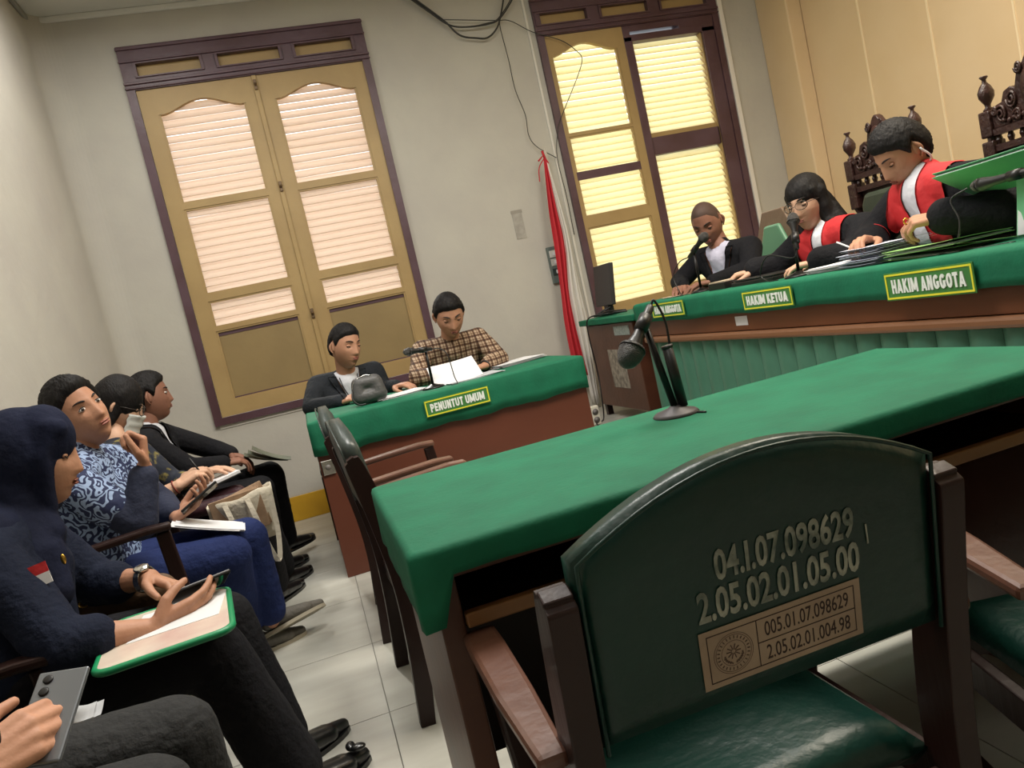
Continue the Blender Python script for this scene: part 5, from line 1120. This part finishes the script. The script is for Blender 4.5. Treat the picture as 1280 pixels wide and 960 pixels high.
t = thing('pen', 'white pen in the writing hand of the robed judge', 'pen', (2.115, 2.55, 1.10)); obj('barrel', MB().tube([V3(.0, .06, .015), V3(.01, -.03, -.03)], .0035, 8), white_p, t, sm=True); obj('pen_tip', MB().tube([V3(.01, -.03, -.03), V3(.012, -.045, -.037)], [.003, .0008], 8), chrome, t, sm=True)
# side table: monitor and cables
t = thing('monitor', 'dark flat monitor seen from behind on the side table', 'monitor', (2.14, 5.06, .953))
Rm = Matrix.Rotation(math.radians(8), 3, 'Y'); b = MB(); b.box((0, 0, .21), (.03, .30, .29), Rm); obj('monitor_case', b, mat('monitor_grey', '2c2b2c', .45), t, bev=.006); obj('stand', MB().bx(-.02, .02, -.04, .04, .01, .12), black, t, bev=.003); obj('foot', MB().bx(-.07, .07, -.10, .10, 0, .012), black, t, bev=.004)
b = MB(); b.tube(smooth_cr([V3(-.02, .0, .06), V3(-.10, .02, .03), V3(-.14, -.06, .015), V3(-.09, -.18, .015), V3(-.13, -.24, .02), V3(-.06, -.3, .012)], 6), .006, 6); b.tube(smooth_cr([V3(-.02, .05, .06), V3(-.12, .08, .02), V3(-.17, -.0, .012), V3(-.12, -.12, .03), V3(-.05, -.26, .02)], 6), .005, 6)
o = obj('cable_bundle', b, black, None, (2.16, 4.98, .953), sm=True); tag(o, 'tangle of black cables on the side table in front of the monitor', 'cable')
o = obj('cable', MB().tube(smooth_cr([(2.05, 4.85, .97), (1.93, 4.95, .965), (1.915, 4.98, .85), (1.93, 5.0, .6), (1.90, 4.95, .40), (1.88, 4.95, .26), (1.80, 4.88, .262), (1.76, 4.75, .262)], 6), .005, 6), black, None, sm=True); tag(o, 'black cable hanging down the side of the cabinet to the socket strip', 'cable')
t = thing('socket_strip', 'white socket strip with round outlets standing on the platform edge', 'socket', (1.79, 4.86, .253)); obj('strip_body', MB().bx(-.030, .030, -.022, .022, 0, .13), mat('cream_plastic', 'cfcabb', .5), t, bev=.006)
for z in (.035, .09): obj('outlet', MB().lathe([(.020, 0), (.022, .003), (.018, .004), (.016, -.001)], (0, -.022, z), (0, -1, 0), 16), grey_pl, t, sm=True)
# on the back wall
t = thing('switch_box', 'grey framed light switch box on the wall beside the flag', 'switch', (2.04, 5.70, 1.405)); obj('box_frame', MB().bx(-.047, .047, -.028, 0, -.142, .142), mat('grey_green_plastic', '5e6a66', .5), t, bev=.003)
for z, c in ((.085, 'cfcfc8'), (.02, 'b9bab4'), (-.055, '33403e')): sw = obj('switch_plate', MB().bx(-.036, .036, -.033, -.028, z - .027, z + .027), mat('sw' + c, c, .4), t, bev=.002); obj('rocker', MB().bx(-.010, .010, -.038, -.033, z - .014, z + .014), white_p, sw, bev=.001)
t = thing('wall_notice', 'small grey sheet taped to the wall left of the flag', 'notice', (1.825, 5.699, 1.765)); obj('notice_sheet', MB().bx(-.040, .040, -.003, 0, -.110, .110), mat('notice_paper', 'a9a59c', .8, 0, 1, '96928a', 20), t); obj('tape', MB().bx(-.045, .045, -.0045, -.003, .085, .108), mat('tape', '8f8b82', .4), t)
wires = [([(1.345, 3.52), (1.501, 3.375), (1.608, 3.283), (1.718, 3.251), (1.903, 3.248), (2.019, 3.285), (2.161, 3.431), (2.2, 3.52)], .006, 'black cable sagging across the top of the wall between the windows, thickest loop'),
 ([(1.363, 3.517), (1.523, 3.36), (1.632, 3.274), (1.771, 3.251), (1.905, 3.258), (1.998, 3.281), (2.129, 3.41), (2.17, 3.5)], .004, 'thin cable running along inside the sagging cable loop between the windows'),
 ([(1.382, 3.515), (1.579, 3.323), (1.68, 3.2), (1.803, 3.163), (1.888, 3.156), (1.975, 3.215), (2.034, 3.32), (2.082, 3.44), (2.09, 3.52)], .007, 'lowest black cable loop hanging between the two windows'),
 ([(1.579, 3.326), (1.963, 3.276), (2.093, 3.257), (2.248, 3.157), (2.464, 3.067), (2.57, 2.976), (2.604, 2.907), (2.54, 2.786), (2.372, 2.55), (2.292, 2.42), (2.232, 2.208), (2.24, 1.9), (2.235, 1.6)], .0032, 'thin wire curling over the left shutter of the right window'),
 ([(2.012, 3.285), (2.005, 3.199), (2.015, 2.984), (2.016, 2.756), (2.052, 2.559), (2.044, 2.406), (2.091, 2.308), (2.227, 2.202)], .0032, 'thin wire hanging down the wall to the top of the flag')]
for i, (pts, r, lab) in enumerate(wires): o = obj('cable', MB().tube(smooth_cr([(x, 5.645 + .004 * i, z) for x, z in pts], 6), r, 6), mat('cable_grey', '2c2c2a', .5), None, sm=True); tag(o, lab, 'cable', None)
# flag, tied at the top
t = thing('flag', 'red and white national flag hanging folded from its pole by the window', 'flag', (2.08, 5.55, 0.0))
def drape(rows, m, nm):                          # rows: (x_left, x_right, z)
    V = []; F = []; k = 20; P = smooth_cr(rows, 4); n = len(P)
    for j, (a, b_, z) in enumerate(P):
        for i in range(k + 1):
            u = i / k; V.append((a + (b_ - a) * u - 2.08, .018 * math.sin(u * 15 + j * .05) * min(1, (b_ - a) * 14), z))
    for j in range(n - 1):
        for i in range(k): q = j * (k + 1) + i; F.append((q, q + 1, q + k + 2, q + k + 1))
    me = bpy.data.meshes.new(nm); me.from_pydata(V, [], F); me.polygons.foreach_set('use_smooth', [True] * len(F)); o = obj(nm, me, m, t); s_ = o.modifiers.new('s', 'SOLIDIFY'); s_.thickness = .003
drape([(2.08, 2.10, 2.20), (2.035, 2.105, 1.82), (2.018, 2.108, 1.56), (1.992, 2.055, 1.20), (1.968, 2.044, .96), (1.962, 2.050, .69), (1.98, 2.06, .52)], mat('flag_red', 'b3202c', .75, .3, 30), 'red_cloth')
drape([(2.095, 2.105, 2.18), (2.100, 2.140, 1.80), (2.102, 2.150, 1.55), (2.050, 2.145, 1.18), (2.042, 2.150, .93), (2.048, 2.125, .64), (2.05, 2.10, .28)], mat('flag_white', 'cfcbc4', .75, .3, 30), 'white_cloth')
b = MB(); b.tube([(-.045, 0, 2.18), (.0, -.01, 2.215), (.03, 0, 2.15)], .007, 6); b.tube(smooth_cr([(.01, 0, 2.20), (-.05, 0, 2.13), (-.07, 0, 2.03)], 4), .004, 6); b.tube([(.0, 0, 2.25), (.015, 0, 2.17)], .009, 6); obj('tie_ribbon', b, MATS['flag_red'], t)
obj('flagpole', MB().lathe([(.011, 0.03), (.011, 2.20), (.015, 2.21), (.009, 2.25), (.001, 2.28)], (.035, .03, 0), seg=10), mat('pole_white', 'bdb8ac', .5), t, sm=True); obj('pole_foot', MB().lathe([(.11, 0), (.11, .015), (.03, .04), (.012, .06)], (.035, .03, .0), seg=20), black, t, sm=True)
# things held and carried by the people on the left
def phone(label, c, ux, uy, w=.075, h=.155, m=None, cams=False):
    ux, uy = Vector(ux).normalized(), Vector(uy); uy = (uy - ux * uy.dot(ux)).normalized(); nz = ux.cross(uy); R = Matrix((ux, uy, nz)).transposed(); t = thing('phone', label, 'phone', c)
    obj('phone_case', MB().box((0, 0, 0), (w, h, .009), R), m or black, t, bev=.003)
    obj('screen', MB().box(R @ V3(0, 0, -.0048), (w * .94, h * .96, .0008), R), mat('screen_glass', '101418', .1), t)
    if cams:
        for k in range(3): obj('camera_lens', MB().lathe([(.0075, 0), (.008, .002), (.006, .003)], R @ V3(-w * .26, h * .40 - k * .022, .0045), nz, 14), black, t, sm=True)
    return t
phone('black phone in the hands of the woman in the headscarf', (-.385, 2.06, .632), (.35, -.65, .45), (.95, .30, .10), .078, .165)
phone('silver phone with three lenses held at the near left corner', (-.500, 1.330, .682), (.93, -.15, -.10), (-.05, .80, .52), .078, .16, mat('silver_phone', '7e8288', .25, metal=.6), True)
phone('dark phone held over papers by the man in the batik shirt', (-.475, 3.05, .715), (.1, -.9, .3), (.85, .05, .50), .075, .16)
t = thing('clear_folder', 'clear green-edged document folder on the lap of the woman in the headscarf', 'folder', (-.44, 1.93, .588))
def rsheet(w, h, r, z, th, c0=V3(0, 0, 0), rot=0, tilt=0):
    P = []
    for cx, cy, a0 in ((w / 2 - r, h / 2 - r, 0), (-w / 2 + r, h / 2 - r, 90), (-w / 2 + r, -h / 2 + r, 180), (w / 2 - r, -h / 2 + r, 270)):
        for k in range(6): a = math.radians(a0 + 18 * k); P.append((cx + r * math.cos(a), cy + r * math.sin(a)))
    n = len(P); M = Matrix.Rotation(rot, 3, 'Z') @ Matrix.Rotation(tilt, 3, 'X'); V = [M @ V3(x, y, z + q) + c0 for q in (0, th) for x, y in P]
    return MB().add(V, [tuple(range(n))[::-1], tuple(range(n, 2 * n))] + [(i, (i + 1) % n, (i + 1) % n + n, i + n) for i in range(n)]), [V[i] for i in range(n)]
b, ring_ = rsheet(.28, .36, .035, 0, .012, rot=.12); obj('folder_sleeve', b, mat('papers_in_sleeve', 'd9cdbd', .25, 0, 1, 'c7a8a0', 5, lo=.45, hi=.7), t)
ring_ = [p + V3(0, 0, .006) for p in ring_]; obj('green_edge', MB().tube(ring_ + [ring_[0]], .0085, 8), mat('green_binding', '178a58', .4), t, sm=True)
obj('sheet', sheet_mesh(V3(.02, .05, .013), (1, .1, 0), (0, 1, 0), .20, .20, .0, 2, .001), white_p, t)
t = thing('notebook', 'open white notebook under the hands of the woman in the mask', 'notebook', (-.475, 3.54, .700)); obj('page_block', MB().box((0, 0, 0), (.20, .15, .014), Matrix.Rotation(math.radians(-10), 3, 'Y') @ Matrix.Rotation(.3, 3, 'Z')), white_p, t, bev=.002); obj('cover', MB().box((0, 0, -.010), (.21, .16, .004), Matrix.Rotation(math.radians(-10), 3, 'Y') @ Matrix.Rotation(.3, 3, 'Z')), black, t)
t = thing('handbag', 'maroon bag on the lap of the woman in the mask, under her notebook', 'bag', (-.50, 3.53, .61)); mb = MB()
for x in (-.10, .10): rc(mb, V3(x, -.07, 0), .035, V3(x, .07, 0), .035)
rc(mb, V3(-.10, -.07, .0), .035, V3(.10, -.07, 0), .035); rc(mb, V3(-.10, .07, 0), .035, V3(.10, .07, 0), .035); rc(mb, V3(-.1, 0, .01), .045, V3(.1, 0, .01), .045); obj('bag_body', blob_mesh('bag', mb, .008, 3), mat('maroon_leather', '3a1d24', .5, .3, 50), t); obj('flap_edge', MB().tube([(-.13, -.08, .03), (.13, -.08, .03)], .004, 6), mat('dark_trim', '1c1214', .5), t)
pen = thing('pen', 'dark pen in the fingers of the woman in the mask', 'pen', (-.515, 3.44, .785)); obj('barrel', MB().tube([V3(-.02, 0, .05), V3(.02, .0, -.05)], .004, 8), black, pen, sm=True); obj('pen_tip', MB().tube([V3(.02, 0, -.05), V3(.026, 0, -.062)], [.003, .0008], 8), chrome, pen, sm=True)
sheets('paper_stack', 'white papers on the thigh of the man in the batik shirt', 'papers', (-.47, 3.06, .600), (.92, .10, -.36), (-.1, 1, 0), .24, .17, 4, seed=12)
# tote bag
t = thing('tote_bag', 'white canvas tote bag stuffed with brown papers between the seated people', 'bag', (-.375, 3.36, .54)); canvas = mat('canvas', 'cfc6b2', .85, .4, 60); V = []; F = []; nu, nv = 28, 8
for j in range(nv + 1):
    for i in range(nu):
        a = i / nu * 2 * math.pi; v = j / nv; rx, ry = .125 + .01 * v, .035 + .035 * v; x = rx * math.cos(a); y = ry * math.sin(a); V.append((x, y, -.10 + .20 * v + .04 * x * 3 * v + .006 * math.sin(5 * a) * v))
for j in range(nv):
    for i in range(nu): a = j * nu + i; b_ = j * nu + (i + 1) % nu; F.append((a, b_, b_ + nu, a + nu))
F.append(tuple(range(nu))[::-1]); me = bpy.data.meshes.new('tote'); me.from_pydata(V, [], F); me.polygons.foreach_set('use_smooth', [True] * len(F)); o = obj('bag_body', me, canvas, t); s_ = o.modifiers.new('s', 'SOLIDIFY'); s_.thickness = .004
for x, sgn in ((-.055, -1), (.035, -1)): obj('handle', MB().beam(smooth_cr([(x, -.066, .085), (x + .015, -.085, .02), (x + .035, -.095, -.10), (x + .062, -.09, -.19), (x + .085, -.07, -.08), (x + .09, -.06, .075)], 5), .020, .003, (1, 0, 0)), canvas, t)
for k in range(6): obj('paper_bundle', MB().box((-.01 + .004 * k, -.045 + .016 * k, .03), (.205, .011, .165), Matrix.Rotation(-.08 - .03 * k, 3, 'Y')), mat('kraft_paper', 'a08468', .8, 0, 1, '8a6f55', 20), t, bev=.002)
# folded dark papers on the knee of the suited man
t = thing('document_case', 'grey-green folded plastic document case on the suited mans knee', 'folder', (-.31, 4.32, .655)); gm = mat('grey_green_sheet', '5d6355', .45, .1, 20, '4f5549', 6)
for k in range(3): obj('folded_sheet', sheet_mesh(V3(.02 * k, -.01 * k, .006 * k), (.85, .1, -.32 - .1 * k), (-.05, 1, .0), .21, .15, .012, 6, .002, k), gm, t)
# things at the near left corner
t = thing('shoulder_bag', 'grey bag with black piping at the near left corner', 'bag', (-.60, 1.16, .72)); mb = MB()
for z in (-.06, .05): rc(mb, V3(-.04, -.08, z), .045, V3(.01, .06, z), .045)
rc(mb, V3(.0, .05, -.06), .045, V3(.0, .05, .05), .040); rc(mb, V3(-.04, -.08, -.06), .045, V3(-.04, -.08, .05), .040); obj('bag_body', blob_mesh('bag', mb, .006, 3), mat('grey_fabric', '6a6c6c', .7, .3, 80), t)
obj('piping', MB().tube(smooth_cr([(-.01, -.10, .09), (.045, -.02, .085), (.058, .06, .06), (.058, .09, 0), (.05, .085, -.07)], 6), .006, 8), black, t, sm=True)
sheets('paper_scrap', 'crumpled grey paper scrap under the silver phone', 'papers', (-.475, 1.36, .655), (1, .2, -.3), (0, 1, .2), .06, .04, 2, m=mat('grey_paper', 'b9bcc0', .6), seed=20, curl=.006)
t = thing('handbag', 'small brown bag with gold fittings between the headscarf woman and the batik man', 'bag', (-.62, 2.345, .585)); mb = MB(); rc(mb, V3(-.09, 0, 0), .05, V3(.09, 0, 0), .05); rc(mb, V3(-.08, 0, -.05), .05, V3(.08, 0, -.05), .05); obj('bag_body', blob_mesh('bag', mb, .008, 3), mat('brown_leather', '5b4430', .5, .3, 60), t)
for k in range(7): obj('chain_link', MB().tube([V3(-.09 + .03 * k + .011 * math.cos(a), -.052 + .002 * (k % 2), .035 + .008 * math.sin(a)) for a in [q / 10 * 2 * math.pi for q in range(11)]], .0025, 5), gold, t)
